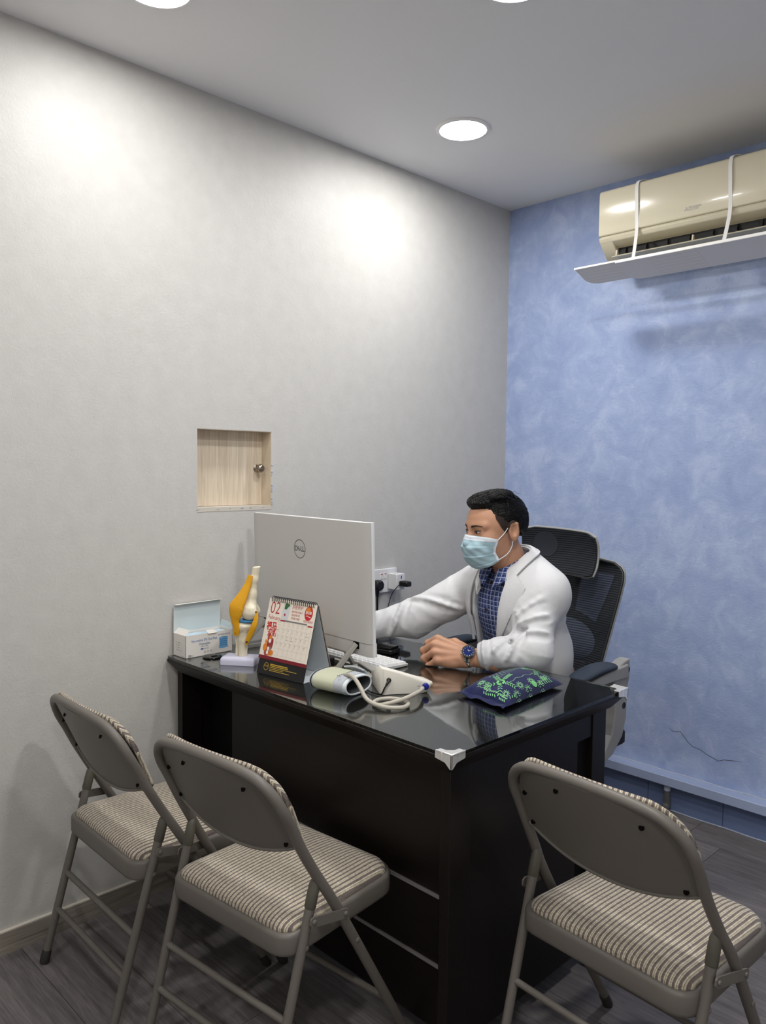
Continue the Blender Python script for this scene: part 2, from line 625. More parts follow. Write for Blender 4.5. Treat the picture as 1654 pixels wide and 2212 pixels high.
mat('print_grey', rgb(120, 118, 118), 0.6)
mat('print_red', rgb(176, 34, 48), 0.6)
mat('print_brightred', rgb(196, 38, 40), 0.6)
mat('print_orange', rgb(222, 128, 40), 0.6)
mat('print_gold', rgb(206, 170, 60), 0.5)
mat('print_green', rgb(52, 104, 50), 0.6)
mat('print_white', rgb(240, 236, 232), 0.6)
mat('print_palegrey', rgb(206, 206, 210), 0.6)
mat('grid_line', rgb(186, 176, 166), 0.7)
mat('page_cream', rgb(232, 222, 208), 0.65)
mat('page_maroon', rgb(120, 22, 36), 0.55)
mat('board_black', rgb(26, 25, 26), 0.45)
mat('card_cold', rgb(206, 212, 216), 0.6)
# knee model
m = mat('bone', rgb(236, 226, 200), 0.3, spec=0.5)
n = NT(m); bn = n.noise(n.coord(), 260, 3, 0.6); bg = n.noise(n.coord(), 30, 3, 0.5)
n.col(n.mix(bg, rgb(226, 214, 186), rgb(242, 234, 212)))
n.bump(n.math('MULTIPLY', bn, bg), 0.5, 0.0015)
m = mat('ligament_yellow', rgb(226, 164, 30), 0.35, spec=0.5)
n = NT(m); n.b.inputs['Subsurface Weight'].default_value = 0.0
mat('meniscus_blue', rgb(70, 140, 190), 0.3)
mat('lilac_plastic', rgb(206, 204, 224), 0.3)
# blood pressure kit
m = mat('cuff_cloth', rgb(192, 194, 170), 0.85, spec=0.2)
n = NT(m); n.bump(n.noise(n.coord(), 900, 2, 0.5), 0.3, 0.0006)
mat('cuff_grey', rgb(176, 180, 186), 0.8)
mat('cuff_inside', rgb(60, 62, 66), 0.8)
mat('hose_grey', rgb(176, 170, 158), 0.5)
mat('plug_blue', rgb(28, 34, 130), 0.35)
# pillow
m = mat('navy_cotton', rgb(29, 34, 72), 0.85, spec=0.15, sheen=0.15)
n = NT(m); n.bump(n.noise(n.coord(), 30, 4, 0.5), 0.35, 0.006)
mat('print_mint', rgb(112, 184, 112), 0.85)
mat('print_sage', rgb(136, 170, 150), 0.85)
# office chair
m = mat('mesh_black', rgb(34, 37, 42), 0.7, spec=0.25)
n = NT(m)
tc = n.n('ShaderNodeTexCoord'); sp = n.n('ShaderNodeSeparateXYZ'); n.l(tc.outputs['Object'], sp.inputs[0])
ln = n.math('SINE', n.math('MULTIPLY', sp.outputs['Z'], 2 * PI / 0.0075))
n.col(n.mix(n.math('MULTIPLY_ADD', ln, 0.5, 0.5), rgb(22, 24, 27), rgb(46, 50, 56)))
n.bump(ln, 0.4, 0.001)
mat('mesh_mid', rgb(44, 48, 55), 0.7, spec=0.25)
mat('mesh_frame', rgb(24, 26, 28), 0.55)
m = mat('mesh_sheer', rgb(60, 66, 80), 0.7, spec=0.25)
n = NT(m)
tc = n.n('ShaderNodeTexCoord'); sp = n.n('ShaderNodeSeparateXYZ'); n.l(tc.outputs['Object'], sp.inputs[0])
ln = n.math('SINE', n.math('MULTIPLY', sp.outputs['Z'], 2 * PI / 0.0075))
n.col(n.mix(n.math('MULTIPLY_ADD', ln, 0.5, 0.5), rgb(34, 38, 46), rgb(70, 77, 93)))
mat('chair_grey', rgb(148, 147, 145), 0.45)
m = mat('arm_fabric', rgb(58, 66, 78), 0.8, spec=0.2)
mat('blue_trunking', rgb(164, 177, 208), 0.35)
mat('blue_tile', rgb(112, 128, 166), 0.4)
mat('tile_joint', rgb(136, 150, 184), 0.7)
mat('pipe_grey', rgb(92, 92, 94), 0.45)
mat('print_navy_grey', rgb(52, 58, 76), 0.8)
mat('caulk_pale', rgb(176, 184, 200), 0.7)
# person
m = mat('skin', rgb(184, 142, 114), 0.48, spec=0.4)
n = NT(m)
b1 = n.noise(n.coord(), 40, 4, 0.6); b2 = n.noise(n.coord(), 9, 2, 0.5)
n.col(n.mix(b2, n.mix(b1, rgb(176, 128, 100), rgb(192, 148, 118)), rgb(188, 140, 114)))
n.b.inputs['Subsurface Weight'].default_value = 0.0
n.b.inputs['Subsurface Radius'].default_value = (0.6, 0.25, 0.15)
n.b.inputs['Subsurface Scale'].default_value = 0.01
n.bump(n.noise(n.coord(), 500, 2, 0.5), 0.08, 0.0006)
m = mat('hair_black', rgb(9, 8, 8), 0.38, spec=0.35)
n = NT(m); hn = n.noise(n.coord(scale=(6, 1.2, 2.2), rot=(0.3, 0.2, 0.4)), 90, 3, 0.6)
n.bump(hn, 0.8, 0.003)
mat('hair_short', rgb(52, 42, 38), 0.8, spec=0.2)
mat('eye_white', rgb(206, 196, 188), 0.3)
mat('eye_dark', rgb(22, 15, 12), 0.12)
mat('lash', rgb(36, 26, 22), 0.7)
m = mat('mask_blue', rgb(168, 196, 207), 0.75, spec=0.2)
n = NT(m); n.bump(n.noise(n.coord(), 120, 4, 0.6), 0.25, 0.002)
mat('mask_white', rgb(226, 232, 238), 0.75)
mat('mask_seam', rgb(160, 172, 184), 0.8)
m = mat('white_coat', rgb(210, 210, 212), 0.8, spec=0.2, sheen=0.15)
n = NT(m); n.bump(n.noise(n.coord(), 26, 4, 0.55, 0.8), 0.2, 0.006)
mat('coat_seam', rgb(196, 196, 200), 0.8)
m = mat('plaid_shirt', rgb(44, 62, 116), 0.85, spec=0.15)
n = NT(m)
tc = n.n('ShaderNodeTexCoord'); sp = n.n('ShaderNodeSeparateXYZ')
wx = n.noise(n.coord(), 14, 2, 0.5)
n.l(tc.outputs['Object'], sp.inputs[0])
def lines(axis, per, w, off=0.0):
    a = n.math('FRACT', n.math('DIVIDE', n.math('ADD', n.math('ADD', sp.outputs[axis], off), n.math('MULTIPLY', wx, 0.012)), per))
    return n.math('LESS_THAN', a, w)
la = n.math('MAXIMUM', lines('X', 0.0155, 0.16), lines('Z', 0.0155, 0.16))
lb = n.math('MAXIMUM', lines('X', 0.0155, 0.1, 0.0052), lines('Z', 0.0155, 0.1, 0.0052))
dk = n.math('MULTIPLY', lines('X', 0.0155, 0.5, 0.0095), lines('Z', 0.0155, 0.5, 0.0095))
c1 = n.mix(n.math('MULTIPLY', dk, 0.6), rgb(48, 64, 118), rgb(20, 26, 58))
c2 = n.mix(n.math('MULTIPLY', lb, 0.45), c1, rgb(132, 146, 186))
n.col(n.mix(n.math('MULTIPLY', la, 0.75), c2, rgb(178, 186, 208)))
mat('shirt_dark', rgb(24, 27, 44), 0.85)
mat('button_dark', rgb(44, 34, 38), 0.35)
mat('trouser_dark', rgb(36, 38, 46), 0.85)
mat('shoe_black', rgb(20, 19, 19), 0.4)
mat('watch_blue', rgb(24, 38, 96), 0.15)
mat('watch_white', rgb(226, 226, 222), 0.3)
# ================================================================== room shell
RX1, RY0, CZ = 3.1, -4.0, 2.518
fl = struct(MB().span((-0.1, RY0 - 0.1, -0.06), (RX1 + 0.1, 0.1, -0.003)).build('floor', MATS['floor_joint'], smooth=0))
random.seed(4)
_pk = {}
pw = 0.183
for r in range(int(4.0 / pw) + 1):
    y1 = -r * pw
    y0 = max(y1 - pw, RY0)
    x = -random.random() * 1.0
    while x < RX1:
        a, b = max(x, 0.0), min(x + 1.22, RX1)
        x += 1.22
        if b - a < 0.02:
            continue
        key = (round(b - a, 3), round(y1 - y0, 3))
        if key not in _pk:
            q = MB().box((0, 0, -0.0035), (b - a - 0.0016, y1 - y0 - 0.0016, 0.007))
            _pk[key] = q.build('plank', MATS['grey_oak_vinyl'], fl, smooth=0).data
            o = fl.children[-1] if fl.children else None
            o = [c for c in bpy.data.objects if c.data == _pk[key]][0]
        else:
            o = bpy.data.objects.new('plank', _pk[key])
            COL.objects.link(o)
            o.parent = fl
        o.location = ((a + b) / 2, (y0 + y1) / 2, 0)

struct(MB().span((-0.1, RY0 - 0.1, CZ), (RX1 + 0.1, 0.1, CZ + 0.08)).build('ceiling', MATS['ceiling_paint'], smooth=0))
HY0, HY1, HZ0, HZ1 = -1.629, -1.337, 1.2085, 1.464
wl = MB()
wl.span((-0.09, RY0 - 0.1, 0), (0, HY0, CZ)).span((-0.09, HY1, 0), (0, 0.0, CZ))
wl.span((-0.09, HY0, 0), (0, HY1, HZ0)).span((-0.09, HY0, HZ1), (0, HY1, CZ))
wall_left = struct(wl.build('wall_left', MATS['grey_wall_paint'], smooth=0))
wall_back = struct(MB().span((-0.09, 0, 0), (RX1 + 0.1, 0.09, CZ)).build('wall_back', MATS['blue_plaster'], smooth=0))
struct(MB().span((RX1, RY0 - 0.1, 0), (RX1 + 0.09, 0, CZ)).build('wall_right', MATS['plain_wall_paint'], smooth=0))
struct(MB().span((0, RY0 - 0.09, 0), (RX1, RY0, CZ)).build('wall_front', MATS['plain_wall_paint'], smooth=0))
# hairline crack in the blue plaster
ck = [(0.829, 0.326), (0.843, 0.317), (0.862, 0.318), (0.874, 0.323), (0.905, 0.290), (0.925, 0.276), (0.955, 0.272), (0.985, 0.258), (1.010, 0.251), (1.026, 0.246), (1.045, 0.256), (1.075, 0.262), (1.115, 0.266)]
MB().tube([(x, 0.0, z) for x, z in ck], [0.0004] + [0.0010] * (len(ck) - 2) + [0.0004], 6).build('crack', MATS['print_navy_grey'], wall_back)

bb = struct(MB().span((0.0, RY0, 0), (0.011, -0.012, 0.062)).build('baseboard_left', MATS['baseboard_laminate'], smooth=0))
MB().span((0.0, RY0, 0.062), (0.011, -0.012, 0.0655)).build('top_edge', MATS['baseboard_edge'], bb, smooth=0)

# boxed pipe trunking low on the blue wall, tiled skirting under it
tr = struct(MB().span((0.0, -0.058, 0.112), (RX1, 0, 0.150)).build('trim_1', MATS['blue_trunking'], smooth=30, bevel=0.003))
MB().tube([(x, -0.001, 0.1505 + 0.0012 * math.sin(x * 40) * math.sin(x * 13)) for x in np.linspace(0.01, 3.05, 120)], 0.0028, 6).build('caulk_line', MATS['caulk_pale'], tr)
sk = struct(MB().span((0.0, -0.006, 0.0), (RX1, 0, 0.112)).build('trim_2', MATS['tile_joint'], smooth=0))
tl = MB().box((0, -0.009, 0.056), (0.2975, 0.006, 0.111)).build('tile', MATS['blue_tile'], sk, smooth=30)
for i in range(1, 10):
    o = bpy.data.objects.new('tile', tl.data); COL.objects.link(o); o.parent = sk
    o.location = (1.055 - 0.75 + 0.3 * i, 0, 0)
tl.location = (0.305, 0, 0)
MB().tube([(x, -0.0125, 0.001 + 0.001 * math.sin(x * 31)) for x in np.linspace(0.01, 3.05, 90)], 0.0032, 6).build('floor_caulk', MATS['caulk_pale'], sk)

pp = thing('drain_pipe', 'grey plastic drain pipe dropping from blue trunking to floor elbow', 'pipe', (0.845, -0.034, 0))
MB().tube([(0, 0, 0.026), (0, 0, 0.062), (0, 0, 0.0621), (0, 0, 0.088)], [0.0145, 0.0145, 0.0125, 0.0125], 16).build('riser', MATS['pipe_grey'], pp)
MB().tube([(0, 0, 0.088), (0, 0, 0.112)], 0.013, 16).build('white_coupling', MATS['caulk_pale'], pp)
MB().tube([(0, 0.0, 0.034), (0, -0.004, 0.024), (0, -0.014, 0.0175), (0, -0.034, 0.0175)], [0.0155, 0.0165, 0.0165, 0.0165], 16).build('elbow', MATS['pipe_grey'], pp)
MB().tube([(0, -0.034, 0.0165), (-0.012, -0.5, 0.0165)], 0.0135, 16).build('floor_run', MATS['pipe_grey'], pp)

# ------------------------------------------------------------------ hatch in the left wall
hz, hy = (HZ0 + HZ1) / 2, (HY0 + HY1) / 2
ht = thing('wall_hatch', 'square pale oak hatch set into the grey wall with round metal knob', 'hatch', (0, hy, HZ0))
hw, hh = HY1 - HY0, HZ1 - HZ0
MB().span((-0.075, -hw / 2 + 0.001, 0.003), (-0.052, hw / 2 - 0.0025, hh - 0.002)).build('door_panel', MATS['pale_oak'], ht, smooth=0)
MB().span((-0.088, -hw / 2, 0), (-0.079, hw / 2, hh)).build('back_board', MATS['hole_black'], ht, smooth=0)
MB().span((-0.088, hw / 2 - 0.0015, 0.0), (-0.001, hw / 2 + 0.012, hh)).build('side_lining', MATS['pale_oak'], ht, smooth=0)
MB().span((-0.088, -hw / 2 - 0.012, 0.0), (-0.001, -hw / 2 + 0.0015, hh)).build('side_lining', MATS['pale_oak'], ht, smooth=0)
MB().span((-0.088, -hw / 2, -0.012), (0.001, hw / 2, 0.002)).build('sill_lining', MATS['baseboard_edge'], ht, smooth=0)
MB().span((-0.088, -hw / 2, hh - 0.0015), (-0.001, hw / 2, hh + 0.012)).build('head_lining', MATS['pale_oak'], ht, smooth=0)
kb = T(-0.052, 1.381 * -1 - hy + 0.018, 1.338 - HZ0) @ RY(PI / 2)
MB(kb).lathe([(0.012, 0), (0.013, 0.003), (0.007, 0.007), (0.0065, 0.014), (0.012, 0.018), (0.0145, 0.025), (0.0125, 0.032), (0.006, 0.0355), (0.001, 0.036)], 20).build('knob', MATS['brushed_nickel'], ht, smooth=60)
# rough plaster lips around the cut edge
rp = MB()
random.seed(9)
for i in range(18):
    t = random.random()
    if i % 2:
        c = (0.001, -hw / 2 + hw * t, -0.003 - 0.002 * random.random())
    else:
        c = (0.001, hw / 2 + 0.002 + 0.001 * random.random(), hh * t)
    rp.ball(c, (0.0014, 0.003 + 0.004 * random.random() * (i % 2), 0.0016 + 0.004 * random.random() * (1 - i % 2)), 6, 4)
tag(rp.build('plaster_crumbs', MATS['caulk_pale'], ht), kind='stuff')

# ------------------------------------------------------------------ recessed ceiling lamps
def downlight(x, y, label, w=1.0):
    t = thing('downlight', label, 'ceiling lamp', (x, y, CZ), group='recessed round ceiling lamps')
    MB().lathe([(0.080, -0.001), (0.0815, -0.006), (0.090, -0.006), (0.0945, -0.003), (0.0945, 0.004), (0.080, 0.004)], 48).build('trim_ring', MATS['lamp_ring'], t, smooth=50)
    MB().lathe([(0.001, -0.0025), (0.0795, -0.0025), (0.0795, 0.003), (0.001, 0.003)], 48).build('diffuser', MATS['lamp_diffuser'], t, smooth=30)
    ld = bpy.data.lights.new('downlight_glow', 'AREA')
    ld.shape = 'DISK'
    ld.size = 0.152
    ld.energy = LAMP_WATTS * w
    ld.color = LAMP_COLOUR
    lo = bpy.data.objects.new('lamp_light', ld)
    COL.objects.link(lo)
    lo.parent = t
    lo.location = (0, 0, -0.0045)
    return t
downlight(0.405, -0.824, 'round white ceiling lamp wholly in view above the desk', 0.57)
downlight(0.390, -1.975, 'round ceiling lamp cut by the top edge above the grey wall', 0.40)
downlight(1.030, -1.385, 'round ceiling lamp barely peeking in at the top edge, right of centre', 0.70)
downlight(1.70, -1.97, 'ceiling lamp above the camera, out of view', 0.95)
downlight(0.95, -3.15, 'ceiling lamp behind the camera near the grey wall, out of view', 0.5)
downlight(2.35, -3.10, 'ceiling lamp behind the camera, far from the grey wall, out of view', 0.9)

# ------------------------------------------------------------------ air conditioner
AX0, AX1 = 0.595, 1.44
ac = thing('air_conditioner', 'cream wall-mounted split air conditioner with glossy front panel', 'air conditioner', (AX0, 0, 2.15))
def extr(prof, x0, x1):
    # profile given as (y, z) with world z
    b = MB()
    n = len(prof)
    vv = [(x0, y, z - 2.15) for y, z in prof] + [(x1, y, z - 2.15) for y, z in prof]
    ff = [tuple(range(n)), tuple(reversed(range(n, 2 * n)))] + [(i, n + i, n + (i + 1) % n, (i + 1) % n) for i in range(n)]
    return b.add(vv, ff)
L = AX1 - AX0
prof = [(0, 2.16), (-0.11, 2.150), (-0.150, 2.152), (-0.172, 2.163), (-0.180, 2.175), (-0.180, 2.195), (-0.212, 2.203), (-0.229, 2.213), (-0.233, 2.228), (-0.229, 2.233), (-0.229, 2.24), (-0.225, 2.395), (-0.19, 2.402), (0, 2.402)]
extr(prof, 0.004, L - 0.004).build('body', MATS['cream_matte'], ac, smooth=25, bevel=0.003)
fp = [(-0.225, 2.236), (-0.236, 2.236), (-0.2385, 2.244), (-0.2385, 2.33), (-0.2385, 2.390), (-0.2360, 2.400), (-0.2280, 2.406), (-0.205, 2.409), (-0.16, 2.410), (-0.1, 2.410), (-0.1, 2.40), (-0.21, 2.398)]
extr(fp, 0, L).build('front_panel', MATS['cream_gloss'], ac, smooth=35, bevel=0.004, seg=3)
# end cheeks on either side of the air outlet
for x0, x1 in ((0.0, 0.055), (L - 0.055, L)):
    extr([(-0.1, 2.15), (-0.150, 2.151), (-0.172, 2.160), (-0.229, 2.214), (-0.234, 2.228), (-0.229, 2.233), (-0.1, 2.233)], x0, x1).build('end_cheek', MATS['cream_matte'], ac, smooth=30, bevel=0.004)
extr([(-0.1795, 2.170), (-0.1815, 2.170), (-0.1815, 2.1965), (-0.1795, 2.1965)], 0.055, L - 0.055).build('outlet_slot', MATS['vent_dark'], ac, smooth=0)
for i in range(9):
    x = 0.09 + i * 0.083
    extr([(-0.165, 2.168), (-0.196, 2.172), (-0.19, 2.19), (-0.17, 2.195)], x, x + 0.0015).build('vane', MATS['vent_dark'], ac, smooth=0)
extr([(-0.172, 2.159), (-0.235, 2.150), (-0.2365, 2.1535), (-0.205, 2.163), (-0.174, 2.169)], 0.058, L - 0.058).build('louvre_flap', MATS['cream_matte'], ac, smooth=30)
for x in (0.066, 0.36):
    b = extr([(-0.205, 2.160), (-0.223, 2.158), (-0.219, 2.178), (-0.212, 2.178), (-0.21, 2.168)], x, x + 0.005)
    b.M = Matrix.Identity(4)
    extr([(-0.215, 2.159), (-0.232, 2.155), (-0.232, 2.166), (-0.225, 2.172)], x + 0.012, x + 0.016)
    b.build('hinge_clip', MATS['cream_matte'], ac, smooth=20)
lg = MB(frame((0.345, -0.2392, 2.264 - 2.15), (1, 0, 0), (0, 0, 1), (0, -1, 0)))
for k in range(3):
    a = PI / 2 + k * 2 * PI / 3
    d = np.array([math.cos(a), math.sin(a)]); e = np.array([-d[1], d[0]])
    q = [0 * d, 0.0045 * d + 0.0026 * e, 0.009 * d, 0.0045 * d - 0.0026 * e]
    lg.add([(p[0], p[1], 0) for p in q], [(0, 3, 2, 1)] if False else [(0, 1, 2, 3)])
lg.text('MITSUBISHI', 0.0088, 0.031, 0.0042)
lg.text('ELECTRIC', 0.0088, 0.0275, -0.0036)
lg.build('logo', MATS['logo_grey'], ac, smooth=0)

# ------------------------------------------------------------------ air deflector hung under it
df = thing('air_deflector', 'white perforated air deflector hung on two straps below the air conditioner', 'air deflector', (0.55, -0.336, 2.099))
by = norm((0, 0.13, -0.038)); bz = norm(np.cross((1, 0, 0), by))
def board(x0, x1, dep, r, off, name, m, th=0.0035):
    F = frame((0, off * 0, off), (1, 0, 0), tuple(by), tuple(bz))
    p = [(x0 - 0.55 + 0.006, 0)] + [(x1 - 0.55 - 0.006, 0)] + arc((x1 - 0.55 - r, dep - r), r, 0, PI / 2, 6) + arc((x0 - 0.55 + r, dep - r), r, PI / 2, PI, 6)
    return MB(F).prism(p, -th, 0).build(name, m, df, smooth=30, bevel=0.001)
board(0.552, 0.83, 0.125, 0.045, 0.004, 'side_extension', MATS['perforated_white'])
board(0.722, 1.30, 0.135, 0.045, 0.0, 'centre_board', MATS['smooth_white'])
board(1.17, 1.80, 0.125, 0.045, 0.004, 'side_extension', MATS['perforated_white'])
Fp = frame((0, 0, -0.0037), (1, 0, 0), tuple(by), tuple(bz))
MB(Fp).prism(rrect(0.845 - 0.55, 0.012, 1.02 - 0.55, 0.122, 0.01), -0.0006, 0).build('perforated_panel', MATS['perforated_white'], df, smooth=20)
# bright front lip
MB(frame((0, 0, 0.001), (1, 0, 0), tuple(by), tuple(bz))).span((0.726 - 0.55, -0.004, -0.006), (1.296 - 0.55, 0.002, 0.006)).build('front_lip', MATS['strap_white'], df, smooth=20, bevel=0.0015)
MB(frame((0, 0, 0.004), (1, 0, 0), tuple(by), tuple(bz))).span((0.004, -0.003, -0.004), (0.18, 0.002, 0.004)).build('front_lip', MATS['strap_white'], df, smooth=20, bevel=0.0015)
for xa, xb in ((0.752, 0.787), (1.091, 1.110)):
    pts = [(xa + 0.03, -0.10, 2.4135), (xa + 0.022, -0.19, 2.4135), (xa + 0.008, -0.230, 2.411), (xa, -0.2425, 2.392), (xa + 0.002, -0.2445, 2.32), (xa + 0.004, -0.2435, 2.225), (xb, -0.322, 2.103), (xb, -0.326, 2.097)]
    pts = [np.array(p) - np.array((0.55, -0.336, 2.099)) for p in spline(pts, 5)]
    b = MB()
    rings = []
    for i, p in enumerate(pts):
        t = norm(pts[min(i + 1, len(pts) - 1)] - pts[max(i - 1, 0)])
        nn = norm(np.cross((1, 0, 0), t))
        s = np.array((0.0065, 0, 0))
        rings.append([tuple(p - s - 0.0008 * nn), tuple(p + s - 0.0008 * nn), tuple(p + s + 0.0008 * nn), tuple(p - s + 0.0008 * nn)])
    b.loft(rings).build('strap', MATS['strap_white'], df, smooth=40)
    MB().box((xb - 0.55, 0.012, 0.004), (0.022, 0.016, 0.007)).build('strap_clip', MATS['strap_white'], df, smooth=20, bevel=0.002)
# ================================================================== desk
DX0, DX1, DY0, DY1 = 0.012, 1.176, -1.745, -1.018
dk = thing('office_desk', 'dark espresso wooden desk pushed against the grey wall', 'desk', (0.6, -1.38, 0))
O = (0.6, -1.38, 0)
def dspan(b, a, c):
    return b.span([a[i] - O[i] for i in range(3)], [c[i] - O[i] for i in range(3)])
top = MB()
i0 = 0.027
r0 = [(DX0, DY0, 0.742), (DX1, DY0, 0.742), (DX1, DY1, 0.742), (DX0, DY1, 0.742)]
r1 = [(DX0, DY0, 0.7335), (DX1, DY0, 0.7335), (DX1, DY1, 0.7335), (DX0, DY1, 0.7335)]
r2 = [(DX0 + i0, DY0 + i0, 0.700), (DX1 - i0, DY0 + i0, 0.700), (DX1 - i0, DY1 - i0, 0.700), (DX0 + i0, DY1 - i0, 0.700)]
top.loft([[tuple(np.array(p) - np.array(O)) for p in r] for r in (r2, r1, r0)])
top.build('tabletop', MATS['espresso_wood'], dk, smooth=20, bevel=0.0012)
E_ = MATS['espresso_wood']
def post(x0, x1, y0, y1, name='leg_post', z1=0.7005):
    return dspan(MB(), (x0, y0, 0.008), (x1, y1, z1)).build(name, E_, dk, smooth=20, bevel=0.0015)
post(1.120, 1.148, -1.712, -1.642)
post(1.120, 1.148, -1.132, -1.066)
post(0.018, 0.046, -1.712, -1.642)
post(0.018, 0.046, -1.132, -1.066)
dspan(MB(), (1.123, -1.644, 0.055), (1.139, -1.192, 0.7005)).build('end_panel', E_, dk, smooth=20)
dspan(MB(), (0.022, -1.644, 0.055), (0.038, -1.13, 0.7005)).build('end_panel', E_, dk, smooth=20)
dspan(MB(), (0.230, -1.650, 0.05), (1.121, -1.634, 0.7005)).build('front_panel', E_, dk, smooth=20)
dspan(MB(), (0.044, -1.60, 0.05), (0.235, -1.585, 0.7005)).build('void_shade_panel', MATS['desk_void_shade'], dk, smooth=20)  # near-black board painted as the shade in the void beside the front panel
dspan(MB(), (1.127, -1.196, 0.055), (1.130, -1.128, 0.7005)).build('gap_shade_board', MATS['desk_void_shade'], dk, smooth=0)  # thin near-black board in place of the shaded gap by the rear post
dspan(MB(), (1.122, -1.70, 0.64), (1.144, -1.07, 0.7005)).build('apron_rail', E_, dk, smooth=20)
for z in (0.368, 0.203):
    dspan(MB(), (0.25, -1.6535, z - 0.0045), (1.120, -1.6495, z + 0.0045)).build('metal_strip', MATS['aluminium_strip'], dk, smooth=0)
for x, y in ((1.134, -1.68), (1.134, -1.10), (0.032, -1.68), (0.032, -1.10)):
    MB(T(x - O[0], y - O[1], 0)).lathe([(0.013, 0), (0.013, 0.009)], 16).build('foot_glide', MATS['black_plastic'], dk)
# drawer pedestal behind the front panel, on the doctor's side
dspan(MB(), (0.94, -1.632, 0.06), (1.118, -1.10, 0.69)).build('drawer_pedestal', E_, dk, smooth=20)
for z0, z1 in ((0.07, 0.30), (0.306, 0.49), (0.496, 0.685)):
    d = dspan(MB(), (0.944, -1.10, z0), (1.114, -1.082, z1)).build('drawer', E_, dk, smooth=20)
    dspan(MB(), (0.99, -1.082, (z0 + z1) / 2 - 0.005), (1.07, -1.07, (z0 + z1) / 2 + 0.005)).build('handle', MATS['steel'], d, smooth=20)

gl = thing('glass_desktop', 'clear glass sheet lying on top of the dark desk', 'glass sheet', (0.6, -1.38, 0.7425))
MB().prism(rrect(DX0 - 0.6 + 0.001, DY0 + 1.38 + 0.001, DX1 - 0.6 - 0.001, DY1 + 1.38 - 0.001, 0.004, 3), 0.0, 0.0075).build('pane', MATS['glass'], gl, smooth=30)
GZ = 0.750

def guard(loc, rz, label):
    t = thing('corner_guard', label, 'corner guard', loc, rz, group='clear corner guards on the desk')
    # local corner at origin, arms along +x and +y, outside towards -x and -y
    A, w = 0.040, 0.012
    out = [(-0.006, -0.006), (A, -0.006), (A, w), (w + 0.012, w), (w, w + 0.012), (w, A), (-0.006, A)]
    MB().prism(out, 0.001, 0.0045).build('top_flange', MATS['clear_plastic'], t, smooth=20, bevel=0.0015)
    for M in (Matrix.Identity(4), Matrix(((0, 1, 0, 0), (1, 0, 0, 0), (0, 0, 1, 0), (0, 0, 0, 1)))):
        b = MB(M).add([(-0.006, -0.006, 0.0035), (A, -0.006, 0.0035), (A, -0.006, -0.012), (0.012, -0.006, -0.016), (-0.001, -0.006, -0.027), (-0.006, -0.006, -0.027),
                       (-0.006, -0.0025, 0.0035), (A, -0.0025, 0.0035), (A, -0.0025, -0.012), (0.012, -0.0025, -0.016), (-0.001, -0.0025, -0.027), (-0.006, -0.0025, -0.027)],
                      [(5, 4, 3, 2, 1, 0), (6, 7, 8, 9, 10, 11)] + [(i, (i + 1) % 6, 6 + (i + 1) % 6, 6 + i) for i in range(6)])
        b.build('side_wall', MATS['clear_plastic'], t, smooth=20, bevel=0.0008)
        MB(M).box((0.021, -0.0065, -0.004), (0.0015, 0.002, 0.015)).build('rib', MATS['clear_plastic'], t, smooth=0)
    MB().tube([(A - 0.002, -0.0055, 0.0042), (-0.0045, -0.0055, 0.0042), (-0.0045, A - 0.002, 0.0042)], 0.0022, 8).build('bead', MATS['clear_plastic'], t)
    return t
guard((DX1, DY0, GZ), PI / 2, 'clear plastic guard on the near corner of the glass desktop')
guard((DX1, DY1, GZ), PI, 'clear plastic guard on the far corner, beside the office chair arm')

